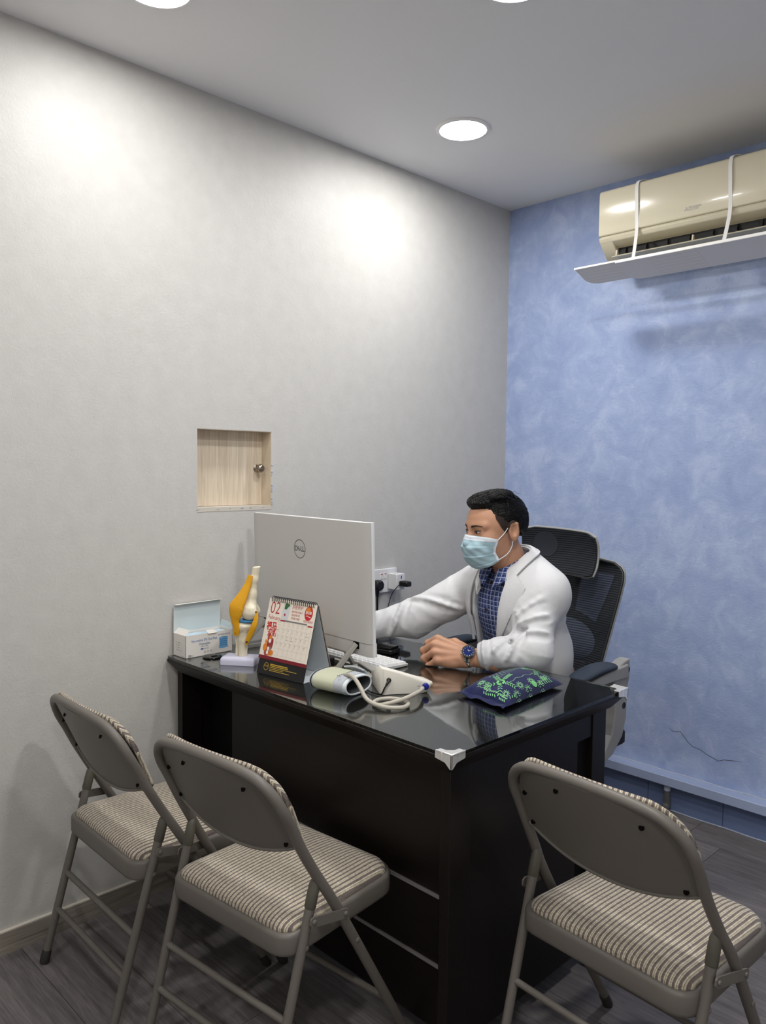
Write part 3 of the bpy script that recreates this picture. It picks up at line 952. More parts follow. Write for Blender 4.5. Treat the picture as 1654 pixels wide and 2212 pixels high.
# ================================================================== folding chairs
def folding_chair():
    t = thing('folding_chair', 'x', 'chair', group='padded folding chairs in front of the desk')
    en, wv = MATS['taupe_enamel'], MATS['striped_weave']
    R = 0.0112
    # main bent tube
    side = [(0.2095, 0.172, 0.012), (0.219, 0.045, 0.218), (0.2215, -0.083, 0.430), (0.2125, -0.130, 0.508), (0.207, -0.170, 0.578), (0.206, -0.197, 0.632)]
    corner = [(0.2045, -0.2165, 0.668), (0.195, -0.2300, 0.697), (0.176, -0.2405, 0.719), (0.150, -0.2480, 0.734), (0.115, -0.2545, 0.742), (0.06, -0.2600, 0.747), (0.0, -0.2615, 0.7485)]
    half = spline(side + corner, 4)
    full = half + [np.array((-p[0], p[1], p[2])) for p in reversed(half[:-1])]
    MB().tube(full, R, 12).build('frame_tube', en, t)
    for s in (1, -1):
        foot, cap = np.array((s * 0.2005, -0.268, 0.0)), np.array((s * 0.2065, -0.130, 0.496))
        at = lambda z: foot + (cap - foot) * z / 0.496
        lg_ = MB().tube([at(0.006), at(0.468)], 0.0105, 12).build('rear_leg', en, t)
        MB().tube([at(0.0), at(0.004), at(0.032), at(0.034)], [0.0105, 0.0125, 0.0125, 0.0108], 12).build('foot_cap', MATS['rubber_black'], lg_)
        MB().tube([at(0.445), at(0.447), at(0.474), at(0.492), at(0.502), at(0.506)], [0.0108, 0.0122, 0.0122, 0.0114, 0.0075, 0.002], 14).build('end_cap', MATS['taupe_plastic'], lg_)
        MB().tube([(s * 0.2095, 0.1735, 0.0), (s * 0.2095, 0.172, 0.004), (s * 0.2105, 0.155, 0.034)], [0.011, 0.0128, 0.0125], 12).build('foot_cap', MATS['rubber_black'], t)
        # folding link between the rear leg and the frame tube
        a, b = at(0.425) + np.array((s * 0.0125, 0.0, 0)), np.array((s * 0.2345, -0.068, 0.412))
        a = np.array((s * 0.2235, a[1], a[2]))
        d = norm(b - a); up = norm(np.cross((1, 0, 0), d))
        lk = MB()
        rings = []
        for p, w in ((a - d * 0.009, 0.005), (a - d * 0.006, 0.009), (a, 0.0105), (b, 0.0105), (b + d * 0.006, 0.009), (b + d * 0.009, 0.005)):
            o = np.array((s * 0.0018, 0, 0))
            rings.append([tuple(p + up * w - o), tuple(p + up * w + o), tuple(p - up * w + o), tuple(p - up * w - o)])
        l_ = lk.loft(rings).build('folding_link', en, t, smooth=30)
        for q in (a, b):
            MB(T(q[0] + s * 0.0015, q[1], q[2]) @ RY(PI / 2 * s)).lathe([(0.0055, 0), (0.005, 0.003), (0.0025, 0.0042)], 10).build('rivet', en, l_)
        for q in ((s * 0.2315, -0.025, 0.333), (s * 0.2128, -0.160, 0.37)):
            MB(T(*q) @ RY(PI / 2 * s)).lathe([(0.006, -0.004), (0.0055, 0.002), (0.003, 0.0035)], 10).build('rivet', en, t)
    for z in (0.231, 0.138):
        f = z / 0.496
        y = -0.268 + 0.138 * f; x = 0.2005 + 0.006 * f
        MB().tube([(-x, y, z), (x, y, z)], 0.0078, 10).build('rear_crossbar', en, t)
    MB().tube([(-0.2145, 0.092, 0.135), (0.2145, 0.092, 0.135)], 0.0078, 10).build('front_crossbar', en, t)
    # seat pan and cushion
    def outline(wr, wf, y0, y1, r):
        pts = []
        for (cx, cy, a0, rr) in ((wf - r * 1.6, y1 - r * 1.6, 0, r * 1.6), (-(wf - r * 1.6), y1 - r * 1.6, PI / 2, r * 1.6), (-(wr - r), y0 + r, PI, r), (wr - r, y0 + r, 1.5 * PI, r)):
            pts += arc((cx, cy), rr, a0, a0 + PI / 2, 6)
        return pts
    def oring(d, z):
        return [(x, y, z) for x, y in outline(0.1985 - d, 0.192 - d, -0.205 + d, 0.176 - d, max(0.042 - d * 0.6, 0.006))]
    MB().loft([oring(0.006, 0.352), oring(0.001, 0.356), oring(0.0, 0.362), oring(0.0, 0.392), oring(0.002, 0.3975), oring(0.007, 0.4005), oring(0.012, 0.399)]).build('seat_pan', en, t, smooth=50)
    rings = []
    for d, z in ((0.012, 0.394), (0.0115, 0.402), (0.013, 0.408), (0.018, 0.4135), (0.028, 0.4185), (0.045, 0.4225), (0.075, 0.426), (0.115, 0.428), (0.165, 0.4285)):
        rings.append(oring(d, z))
    MB().loft(rings).build('seat_cushion', wv, t, smooth=180)
    # backrest: metal shell behind, cushion in front
    def back(u, v, off):
        x = 0.196 * (2 * u - 1)
        e = abs(2 * u - 1)
        zt = 0.742 - 0.006 * e ** 2 - 0.075 * max(0, (e - 0.62) / 0.38) ** 2.4
        zb = 0.5355 + 0.043 * e ** 2.2
        z = zb + (zt - zb) * v
        yl = -0.171 - (z - 0.578) * 0.46
        y = yl - 0.026 * (1 - e * e) + off
        return (x, y, z)
    MB().grid(lambda u, v: back(u, v, 0.0035), 28, 10, thick=-0.0025).build('back_shell', en, t, smooth=60)
    MB().tube([np.array(back(u, 0.0, 0.0)) + np.array((0, -0.001, 0.001)) for u in np.linspace(0.0, 1.0, 30)], 0.0034, 8).build('lower_lip', en, t)
    def pad(u, v):
        p = np.array(back(0.5 + (u - 0.5) * 1.0, v, 0.012))
        e = max(abs(2 * u - 1), abs(2 * v - 1))
        b_ = 0.017 * (1 - max(0, (e - 0.72) / 0.28) ** 2.6)
        p[1] += b_
        p[2] += 0.010 * v
        return p
    MB().grid(pad, 36, 18, thick=0.010).build('back_cushion', wv, t, smooth=180)
    for u, v in ((0.055, 0.70), (0.335, 0.86), (0.80, 0.80), (0.045, 0.14), (0.94, 0.10)):
        p = np.array(back(u, v, 0.0)); p[1] -= 0.0008
        M = T(*p) @ RX(PI / 2 - 0.43)
        MB(M).lathe([(0.001, 0.0), (0.0058, 0.0), (0.0058, 0.0012), (0.001, 0.0012)], 12).build('screw_hole', MATS['hole_black'], t, smooth=0)
    return t
fc = folding_chair()
c2, c3 = copy_tree(fc), copy_tree(fc)
for c, (x, y, a), lab in ((fc, (0.3246, -1.9118, -0.0146), 'taupe folding chair with striped cushions standing against the grey wall'),
                          (c2, (0.7848, -1.8556, 0.0964), 'taupe folding chair with striped cushions in front of the desk, middle of the three'),
                          (c3, (1.4582, -1.4081, -0.0734), 'taupe folding chair with striped cushions beside the end of the desk, near the blue wall')):
    c.location = (x, y, 0); c.rotation_euler = (0, 0, a); c['label'] = lab
# ================================================================== things on the desk
# ---- open box of face masks
bx = thing('mask_box', 'white open carton of disposable face masks at the wall end of the desk', 'box', (0.0105, -1.7215, GZ))
bw, bl, bh = 0.0735, 0.170, 0.0705
cw, ci = MATS['card_white'], MATS['card_inside']
th = 0.0009
MB().span((bw - th, 0, 0), (bw, bl, bh)).build('front_wall', cw, bx, smooth=0)
MB().span((0, 0, 0), (th, bl, bh)).build('rear_wall', cw, bx, smooth=0)
MB().span((0, 0, 0), (bw, th, bh)).build('end_wall', cw, bx, smooth=0)
MB().span((0, bl - th, 0), (bw, bl, bh)).build('end_wall', cw, bx, smooth=0)
MB().span((0, 0, 0), (bw, bl, th)).build('bottom', cw, bx, smooth=0)
lid = MB()
lid.add([(0.0, 0, bh), (0.0, bl, bh), (-0.002, bl + 0.002, bh + 0.087), (-0.002, 0.002, bh + 0.087), (0.001, 0, bh), (0.001, bl, bh), (-0.001, bl + 0.002, bh + 0.087), (-0.001, 0.002, bh + 0.087)],
        [(3, 2, 1, 0), (4, 5, 6, 7), (0, 1, 5, 4), (1, 2, 6, 5), (2, 3, 7, 6), (3, 0, 4, 7)])
ld_ = lid.build('lid', ci, bx, smooth=0)
MB().add([(-0.002, 0.002, bh + 0.087), (-0.002, bl + 0.002, bh + 0.087), (0.011, bl + 0.003, bh + 0.0885), (0.011, 0.004, bh + 0.0875), (-0.002, 0.002, bh + 0.0879), (-0.002, bl + 0.002, bh + 0.0879), (0.011, bl + 0.003, bh + 0.0894), (0.011, 0.004, bh + 0.0884)],
         [(3, 2, 1, 0), (4, 5, 6, 7), (0, 1, 5, 4), (1, 2, 6, 5), (2, 3, 7, 6), (3, 0, 4, 7)]).build('tuck_edge', cw, ld_, smooth=0)
def slab(p, d):
    d = np.array(d)
    a = [np.array(q) for q in p]
    return MB().add([tuple(q) for q in a] + [tuple(q + d) for q in a], [(3, 2, 1, 0), (4, 5, 6, 7), (0, 1, 5, 4), (1, 2, 6, 5), (2, 3, 7, 6), (3, 0, 4, 7)])
slab([(0.001, 0.0, bh), (bw - 0.001, 0.0, bh), (bw - 0.004, 0.0165, bh + 0.0155), (0.004, 0.0165, bh + 0.0155)], (0, 0.0008, -0.0006)).build('end_flap', cw, bx, smooth=0)
slab([(0.001, bl, bh), (bw - 0.001, bl, bh), (bw - 0.020, bl + 0.004, bh + 0.018), (0.004, bl + 0.004, bh + 0.022)], (0, 0.0009, 0)).build('end_flap', ci, bx, smooth=0)
slab([(bw - 0.002, 0.078, bh + 0.001), (bw + 0.003, 0.078, bh - 0.003), (bw + 0.003, 0.110, bh - 0.003), (bw - 0.002, 0.110, bh + 0.001)], (0.001, 0, 0.001)).build('front_tab', cw, bx, smooth=0)
slab([(bw - 0.002, 0.078, bh + 0.001), (bw - 0.002, 0.110, bh + 0.001), (bw - 0.013, 0.106, bh + 0.005), (bw - 0.013, 0.082, bh + 0.005)], (0.0, 0, 0.001)).build('front_tab', cw, bx, smooth=0)
st = MB()
for i in range(5):
    st.grid(lambda u, v, i=i: (0.004 + (bw - 0.008) * u, 0.006 + (bl - 0.012) * v, bh - 0.020 + 0.003 * i + 0.0016 * math.sin(v * 9 + i) - 0.004 * abs(u - 0.5)), 6, 20, thick=0.001)
st.build('mask_stack', MATS['mask_stack_blue'], bx, smooth=60)
Fb = frame((bw + 0.0003, 0, 0), (0, 1, 0), (0, 0, 1), (1, 0, 0))
b = MB(Fb); b.text('Non-medical 3Ply Face Mask', 0.0112, 0.066, 0.0505, sx=0.72, bold=0.0); b.build('blue_print', MATS['print_blue'], bx, smooth=0)
b = MB(Fb); b.text('Disposable', 0.0105, 0.067, 0.0385, sx=0.85); b.text('BFE \u2265 95%', 0.006, 0.067, 0.0300); b.text('SILVER WOLF', 0.0066, 0.138, 0.0585, sx=1.15)
b.prism(rrect(0.0525, 0.0205, 0.063, 0.0245, 0.0019), 0, 0.0001); b.build('navy_print', MATS['print_navy'], bx, smooth=0)
b = MB(Fb)
po = rrect(0.0525, 0.0205, 0.083, 0.0245, 0.0019); pi_ = rrect(0.0528, 0.0208, 0.0827, 0.0242, 0.0017)
b.add([(p[0], p[1], 0) for p in po + pi_], [(i, (i + 1) % len(po), len(po) + (i + 1) % len(po), len(po) + i) for i in range(len(po))])
b.text('Disinfection', 0.0032, 0.0725, 0.0225); b.build('grey_print', MATS['print_grey'], bx, smooth=0)
b = MB(Fb); b.text('50', 0.0105, 0.0135, 0.0055, bold=0.0001); b.text('PCS', 0.0066, 0.0225, 0.0048)
for q in (0.068, 0.079, 0.090):
    b.ring((q, 0.0125, 0), 0.0028, 0.0034, 20) if q > 0.07 else b.add([(q - 0.0042, 0.0092, 0), (q + 0.0042, 0.0092, 0), (q, 0.0165, 0), (q - 0.0031, 0.0099, 0), (q + 0.0031, 0.0099, 0), (q, 0.0152, 0)], [(0, 1, 4, 3), (1, 2, 5, 4), (2, 0, 3, 5)])
    b.text('S', 0.004, q, 0.0125 if q > 0.07 else 0.0115)
b.build('black_print', MATS['print_black'], bx, smooth=0)
b = MB(Fb); b.grid(lambda u, v: (0.119 + 0.034 * u + 0.002 * math.sin(v * PI) * (1 - 2 * u), 0.016 + 0.033 * v - 0.005 * (1 - v) * math.sin(u * PI) + 0.003 * math.sin(u * PI), 0.0), 10, 10)
b.build('mask_picture', MATS['print_lightblue'], bx, smooth=0)
b = MB(T(0.0002, 0, 0) @ Fb)
for k in range(4):
    b.grid(lambda u, v, k=k: (0.123 + 0.026 * u, 0.022 + 0.0062 * k + 0.0018 * v + 0.002 * math.sin(u * 3), 0.0), 6, 1)
b.build('mask_picture', MATS['print_blue'], bx, smooth=0)
Fe = frame((0, -0.0003, 0), (1, 0, 0), (0, 0, 1), (0, -1, 0))
b = MB(Fe)
for k, (s, z) in enumerate((('YY0469-1', 0.044), ('20251', 0.0365), ('50pcs', 0.029))):
    b.text(s, 0.0048, 0.026, z, align='l'); b.ring((0.0185, z, 0), 0.0010, 0.0017, 10)
b.text('Manufactured by', 0.0046, 0.034, 0.0205); b.text('Made in China', 0.0034, 0.058, 0.004)
b.build('end_print', MATS['print_grey'], bx, smooth=0)

gr = thing('cable_grommet', 'flat black round cable cover on the desk beside the mask carton', 'cable cover', (0.1185, -1.648, GZ))
MB().lathe([(0.030, 0.0), (0.031, 0.0015), (0.029, 0.0045), (0.022, 0.0052), (0.001, 0.0052)], 36).build('cap', MATS['black_gloss'], gr, smooth=40)
MB().box((0.012, 0.0, 0.0054), (0.012, 0.02, 0.0012)).build('cable_slot', MATS['hole_black'], gr, smooth=0)

# ---- anatomical knee model
kn = thing('knee_model', 'anatomical knee joint model with yellow ligaments on a lilac base', 'anatomy model', (0.236, -1.624, GZ), math.radians(36))
MB().loft([rr3 for rr3 in [[(x, y, z) for x, y in rrect(-0.054 + d, -0.034 + d, 0.054 - d, 0.034 - d, 0.006)] for d, z in ((0, 0), (0, 0.012), (0.001, 0.0175), (0.004, 0.0215), (0.009, 0.0225))]]).build('base', MATS['lilac_plastic'], kn, smooth=50)
KB = 0.022
h = 0.0016
lo = (-0.045, -0.05, -0.006); p = grid_pts(lo, (0.08, 0.05, 0.285), h)
fem = s_cap(p, (0.050, 0, 0.2735), (0.0426, 0, 0.2346), 0.0118, 0.0106)
fem = s_un(fem, s_cap(p, (0.0426, 0, 0.2346), (0.0354, 0, 0.190), 0.0106, 0.0125), 0.01)
fem = s_un(fem, s_cap(p, (0.0354, 0, 0.190), (0.030, 0, 0.152), 0.0125, 0.021), 0.012)
for sy in (-1, 1):
    fem = s_un(fem, s_ell(p, (0.0320, sy * 0.014, 0.1365), (0.0250, 0.0145, 0.0235)), 0.010)
    fem = s_un(fem, s_ell(p, (0.020, sy * 0.010, 0.139), (0.018, 0.012, 0.021)), 0.008)
fem = s_sub(fem, s_ell(p, (0.040, 0, 0.118), (0.025, 0.005, 0.014)), 0.006)
fem = s_int(fem, (p[..., 2] - 0.2735 - (p[..., 0] - 0.05) * 0.12), 0.003) + 0.0004 * wob(p, 260) * (p[..., 2] < 0.16)
tib = s_ell(p, (0.0105, 0, 0.094), (0.031, 0.027, 0.0115))
tib = s_un(tib, s_cap(p, (0.010, 0, 0.085), (0.008, 0, 0.052), 0.0225, 0.0150), 0.014)
tib = s_un(tib, s_cap(p, (0.008, 0, 0.052), (0.0075, 0, -0.004), 0.0150, 0.0128), 0.010)
tib = s_un(tib, s_ell(p, (-0.010, -0.010, 0.074), (0.012, 0.010, 0.014)), 0.008) + 0.0004 * wob(p, 260, 1.0) * (p[..., 2] > 0.06)
tib = s_int(tib, -(p[..., 2] + 0.001), 0.002)
fib = s_cap(p, (-0.017, 0.008, 0.088), (-0.0125, 0.006, 0.045), 0.0085, 0.0050)
fib = s_un(fib, s_cap(p, (-0.0125, 0.006, 0.045), (-0.0118, 0.004, -0.002), 0.0048, 0.0056), 0.006)
fib = s_int(fib, -(p[..., 2] + 0.001), 0.002)
MK = T(0, 0, KB)
sdf_mesh('femur', fem, lo, h, MATS['bone'], kn, M=MK)
sdf_mesh('tibia', tib, lo, h, MATS['bone'], kn, M=MK)
sdf_mesh('fibula', fib, lo, h, MATS['bone'], kn, M=MK)
men = np.maximum(s_ell(p, (0.0195, 0, 0.1085), (0.030, 0.025, 0.0062), None), -s_ell(p, (0.0195, 0, 0.1085), (0.013, 0.012, 0.02)))
sdf_mesh('meniscus', men, lo, h, MATS['meniscus_blue'], kn, M=MK)
def strip(pts, ws, tk, name, yb):
    S = spline([(x, y, z + KB) for x, y, z in pts], 8)
    W = np.interp(np.linspace(0, 1, len(S)), np.linspace(0, 1, len(ws)), ws)
    rings = []
    for i, q in enumerate(S):
        t = norm(S[min(i + 1, len(S) - 1)] - S[max(i - 1, 0)])
        side = norm(np.cross(t, (0, 1, 0)))
        front = norm(np.cross(side, t))
        ring = []
        for k in range(14):
            a = 2 * PI * k / 14
            ring.append(tuple(q + side * W[i] * math.copysign(abs(math.cos(a)) ** 0.7, math.cos(a)) + front * tk * math.copysign(abs(math.sin(a)) ** 0.8, math.sin(a))))
        rings.append(ring)
    return MB().loft(rings).build(name, MATS['ligament_yellow'], kn, smooth=60)
strip([(0.0355, -0.0125, 0.2475), (0.029, -0.016, 0.222), (0.020, -0.0215, 0.199), (0.009, -0.028, 0.174), (-0.0020, -0.032, 0.153), (-0.0045, -0.031, 0.132), (-0.0065, -0.028, 0.112), (-0.0040, -0.026, 0.095), (-0.0050, -0.0235, 0.078), (-0.0056, -0.022, 0.068)], [0.0078, 0.0105, 0.0135, 0.0185, 0.0225, 0.0195, 0.0125, 0.0100, 0.0100, 0.0080], 0.0055, 'patellar_ligament', 0)
strip([(0.0546, -0.0165, 0.1420), (0.0560, -0.021, 0.120), (0.0500, -0.024, 0.098), (0.0390, -0.021, 0.074), (0.0290, -0.018, 0.054), (0.0240, -0.016, 0.0395)], [0.0038, 0.0072, 0.0092, 0.0088, 0.0070, 0.0042], 0.0026, 'side_ligament', 0)
for x, y, z in ((-0.0062, -0.0268, 0.0755), (0.0546, -0.020, 0.1390), (0.0265, -0.0195, 0.0475)):
    MB(T(x, y, z + KB) @ RX(PI / 2)).lathe([(0.0032, 0), (0.0030, 0.0012), (0.0016, 0.0018), (0.0004, 0.0019)], 14).build('screw', MATS['dark_steel'], kn, smooth=40)

# ---- desk calendar
cal = thing('desk_calendar', 'spiral-bound standing desk calendar open at February', 'calendar', (0.360, -1.653, GZ), math.radians(7))
CWD, AY, AZ, BY = 0.186, 0.058, 0.2125, 0.116
Lh = math.hypot(AY, AZ)
fy = norm((0, AY, AZ)); fz = norm(np.cross((1, 0, 0), fy))
FF = frame((0, 0, 0.0005), (1, 0, 0), tuple(fy), tuple(fz))
MB(FF).span((0, 0, -0.002), (CWD, Lh - 0.004, 0)).build('front_board', MATS['board_black'], cal, smooth=0)
MB(FF).span((0.001, 0.002, -0.0023), (CWD - 0.001, Lh - 0.006, -0.002)).build('board_lining', MATS['card_cold'], cal, smooth=0)
gy = norm((0, AY - BY, AZ)); gz = norm(np.cross((1, 0, 0), gy))
FG = frame((0, BY, 0.0005), (1, 0, 0), tuple(gy), tuple(gz))
MB(FG).span((0, 0, -0.001), (CWD, Lh - 0.004, 0.001)).build('rear_board', MATS['board_black'], cal, smooth=0)
MB(FG).span((0.001, 0.002, 0.001), (CWD - 0.001, Lh - 0.006, 0.0013)).build('board_lining', MATS['card_cold'], cal, smooth=0)
for k in range(3):
    MB(FG).span((0.0, 0.030 - 0.004 * k, -0.0022 - 0.0012 * k), (CWD, Lh - 0.006, -0.0018 - 0.0012 * k)).build('turned_page', MATS['page_maroon'] if k == 1 else MATS['page_cream'], cal, smooth=0)
MB().span((0.001, 0.002, 0.0), (CWD - 0.001, BY - 0.002, 0.0012)).build('base_card', MATS['card_cold'], cal, smooth=0)
SB = 0.195 * Lh
sheet = MB(FF).span((-0.003, SB, 0.0012), (CWD + 0.001, Lh - 0.003, 0.0018)).build('page', MATS['page_cream'], cal, smooth=0)
MB(FF).span((-0.0032, SB - 0.0002, 0.0017), (CWD + 0.0012, SB + 0.0095, 0.0021)).build('maroon_band', MATS['page_maroon'], sheet, smooth=0)
for k in range(22):
    x = 0.010 + k * (CWD - 0.020) / 21
    c = np.array((x, AY, AZ - 0.0035))
    MB().tube([(x, c[1] + 0.0078 * math.cos(a), c[2] + 0.0078 * math.sin(a)) for a in np.linspace(0.0, 2 * PI, 14)[:-1]], 0.0011, 6, closed=True).build('spiral_ring', MATS['board_black'], cal)
def uv(px, py):   # layout units of the page -> metres on the page
    dx, dy = px - 400, py - 300
    det = 950 * 1250 - (-250) * 190
    u = (dx * 1250 - (-250) * dy) / det
    w = (950 * dy - 190 * dx) / det
    return u * CWD, SB + (1 - w) * (Lh - 0.003 - SB)
def at_(px, py): return uv(px, py)
ZS = 0.0020
def cprint(name, m, fn):
    b = MB(FF); fn(b); return b.build(name, MATS[m], sheet, smooth=0)
def f_red(b):
    x, y = at_(500, 525); b.text('02', 0.050, x, y, ZS, sx=0.82, bold=-0.0004)
    x, y = at_(472, 722); b.text('February', 0.0165, x, y, ZS, sx=0.8)
    x, y = at_(962, 533); b.text('\u809d\u810f\u517b\u62a4', 0.0125, x, y, ZS, sx=0.85)
    for s, (px, py) in (('\u63d0\u5347\u809d\u810f\u4ee3\u8c22\u80fd\u529b', (950, 628)), ('\u4fc3\u8fdb\u809d\u810f\u529f\u80fd', (915, 690)), ('\u7ef4\u6301\u80c6\u6c41\u5065\u5eb7', (905, 758))):
        x, y = at_(px, py); b.text(s, 0.0068, x, y, ZS, sx=0.8)
    x, y = at_(1160, 826); b.text('\u7528\u826f\u5fc3\u505a\u826f\u836f', 0.0076, x, y, ZS, sx=0.8)
    for px0, px1 in ((597, 690), (1152, 1246)):
        (xa, ya), (xb, yb) = at_(px0, 777 + (px0 - 597) * 0.245), at_(px1, 777 + (px1 - 597) * 0.245)
        b.span((xa, ya - 0.002, ZS - 0.0002), (xb, ya + 0.002, ZS))
cprint('red_print', 'print_red', f_red)
def f_fu(b):
    x, y = at_(420, 905); b.text('\u798f\u9a6c', 0.026, x, y, ZS, sx=0.8, bold=0.0008, rot=0.05)
    x, y = at_(430, 1045); b.text('\u8fce\u65b0', 0.023, x, y, ZS, sx=0.85, bold=0.0007, rot=0.05)
    for px, py, rx, ry in ((372, 1130, 0.008, 0.011), (372, 1280, 0.013, 0.020), (300, 1430, 0.010, 0.012), (420, 1240, 0.006, 0.014), (330, 1330, 0.009, 0.010)):
        x, y = at_(px, py); b.disc((x, y, ZS - 0.0002), rx, 18, ry=ry)
cprint('festive_print', 'print_brightred', f_fu)
def f_gold(b):
    for px, py, rx, ry in ((272, 1330, 0.008, 0.011), (395, 1150, 0.006, 0.009), (395, 1450, 0.009, 0.008), (300, 1210, 0.004, 0.006), (345, 1470, 0.006, 0.006)):
        x, y = at_(px, py); b.disc((x, y, ZS + 0.0001), rx, 18, ry=ry)
    x, y = at_(1178, 590); b.disc((x, y, ZS + 0.0002), 0.0085, 24, ry=0.009)
cprint('gold_print', 'print_orange', f_gold)
def f_white(b):
    for px, py, rx, ry in ((380, 1205, 0.005, 0.006), (318, 1440, 0.004, 0.006), (340, 1365, 0.0045, 0.006)):
        x, y = at_(px, py); b.disc((x, y, ZS + 0.0003), rx, 14, ry=ry)
    x, y = at_(1178, 645); b.text('\u826f\u5fc3\u6e90', 0.0098, x, y, ZS + 0.0004, sx=0.8, bold=0.0002)
    x, y = at_(1168, 722); b.grid(lambda u, v: (x - 0.009 + 0.018 * u, y + 0.0018 * v + 0.0016 * math.sin(u * 6), ZS + 0.0004), 10, 1)
cprint('white_print', 'print_white', f_white)
def f_egg(b):
    x, y = at_(1178, 655)
    b.disc((x, y, ZS), 0.0155, 32, ry=0.0205)
cprint('egg_emblem', 'print_brightred', f_egg)
def f_pack(b):
    x, y = at_(715, 605); b.prism([(x - 0.015, y - 0.023), (x + 0.012, y - 0.026), (x + 0.015, y + 0.020), (x - 0.011, y + 0.024)], ZS - 0.0002, ZS)
cprint('pack_picture', 'print_palegrey', f_pack)
def f_green(b):
    x, y = at_(752, 490); b.prism([(x - 0.010, y - 0.009), (x - 0.002, y - 0.010), (x + 0.004, y - 0.002), (x + 0.009, y + 0.001), (x + 0.009, y + 0.006), (x - 0.009, y + 0.009)], ZS, ZS + 0.0002)
cprint('pack_picture', 'print_green', f_green)
def f_dots(b):
    x, y = at_(692, 665); b.disc((x, y, ZS + 0.0002), 0.003, 14, ry=0.004)
cprint('pack_picture', 'print_red', f_dots)
gx0, gx1 = 0.052, CWD - 0.007
gyt, gyb = at_(900, 855)[1], SB + 0.016
def f_grid(b):
    for i in range(8):
        x = gx0 + (gx1 - gx0) * i / 7; b.span((x - 0.0002, gyb, ZS - 0.0002), (x + 0.0002, gyt, ZS))
    for j in range(6):
        y = gyb + (gyt - gyb) * j / 5; b.span((gx0, y - 0.0002, ZS - 0.0002), (gx1, y + 0.0002, ZS))
cprint('date_grid', 'grid_line', f_grid)
def f_num(b):
    (xa, ya), (xb, yb) = at_(690, 800), at_(1152, 913)
    b.span((gx0 + 0.019, gyt + 0.001, ZS - 0.0002), (gx1 - 0.018, gyt + 0.005, ZS))
    for d in range(28):
        r, c = divmod(d, 7)
        cx = gx0 + (gx1 - gx0) * (c + 0.28) / 7
        cy = gyt - (gyt - gyb) * (r + 0.22) / 5
        b.text(str(d + 1), 0.0062, cx, cy, ZS, sx=0.8)
        b.span((cx - 0.002, cy - 0.0062, ZS - 0.0002), (cx + 0.002, cy - 0.0055, ZS))
    for r, c in ((1, 6), (2, 2), (2, 3), (2, 3.02)):
        cx = gx0 + (gx1 - gx0) * (c + 0.1) / 7; cy = gyt - (gyt - gyb) * (r + 0.62) / 5
        b.span((cx, cy, ZS - 0.0002), (cx + 0.013, cy + 0.0007, ZS))
cprint('date_numbers', 'print_grey', f_num)
b = MB(FF)
b.ring((0.033, 0.023, 0.0003), 0.0085, 0.0095, 28, ry=1.15); b.text('\u826f\u5fc3\u6e90', 0.0062, 0.033, 0.0245, 0.0003, sx=0.8)
random.seed(3)
for j, (wid, hgt) in enumerate(((0.066, 0.0030), (0.070, 0.0022), (0.104, 0.0016), (0.052, 0.0016), (0.078, 0.0016))):
    x = 0.048; y = 0.0315 - 0.0044 * j
    while x < 0.048 + wid:
        w_ = 0.0022 + random.random() * 0.004
        b.span((x, y - hgt / 2, 0.0001), (x + w_, y + hgt / 2, 0.0003)); x += w_ + 0.0009
b.build('gold_print', MATS['print_gold'], cal, smooth=0)

# ---- all-in-one computer
mo = thing('desktop_computer', 'silver all-in-one desktop computer seen from behind on the desk', 'computer', (0.364, -1.452, GZ), math.radians(-2.2))
MW, MH, MZ = 0.580, 0.378, 0.066
tilt = RX(math.radians(2.0))
MM = T(0, 0, MZ) @ tilt
def mback(u, v, z0, z1, dep):
    x = (u - 0.5) * (MW - 0.004)
    e = abs(2 * u - 1)
    return (x, -dep * (1 - max(0, (e - 0.9) / 0.1) ** 3 * 0.35), z0 + (z1 - z0) * v)
def slab_back(z0, z1, dep, name, m):
    return MB(MM).grid(lambda u, v: mback(u, v, z0, z1, dep), 40, 4, thick=0.008).build(name, m, mo, smooth=50)
slab_back(0.0375, MH, 0.0135, 'rear_cover', MATS['monitor_silver'])
slab_back(0.0, 0.0362, 0.0125, 'rear_chin', MATS['monitor_silver'])
MB(MM).prism([(-MW / 2, -0.0035), (MW / 2, -0.0035), (MW / 2, 0.0065), (-MW / 2, 0.0065)], 0.0005, MH + 0.0005).build('side_frame', MATS['monitor_edge'], mo, smooth=20, bevel=0.0012)
MB(MM).span((-MW / 2 + 0.004, 0.0065, 0.040), (MW / 2 - 0.004, 0.008, MH - 0.004)).build('screen', MATS['screen_glass'], mo, smooth=0)
MB(MM).span((-MW / 2, 0.0064, 0.0), (MW / 2, 0.009, 0.038)).build('front_chin', MATS['monitor_silver'], mo, smooth=0)
MB(MM).span((-0.2, -0.0115, -0.006), (0.2, 0.004, 0.001)).build('speaker_bar', MATS['stand_grey'], mo, smooth=20, bevel=0.002)
Lg = MM @ frame((-0.032, -0.0139, 0.280), (1, 0, 0), (0, 0, 1), (0, -1, 0))
b = MB(Lg); b.ring((0, 0, 0), 0.0268, 0.0292, 48)
b.text('D', 0.022, -0.0170, 0, bold=0.0005, sx=0.95); b.text('L', 0.022, 0.0090, 0, bold=0.0005, sx=0.95); b.text('L', 0.022, 0.0190, 0, bold=0.0005, sx=0.95)
b.text('E', 0.0190, -0.0035, 0, bold=0.0005, rot=0.72); b.build('logo', MATS['monitor_logo'], mo, smooth=0)
MB(MM).span((0.062, -0.0138, 0.0205), (0.070, -0.0125, 0.0228)).build('lock_slot', MATS['hole_black'], mo, smooth=0)
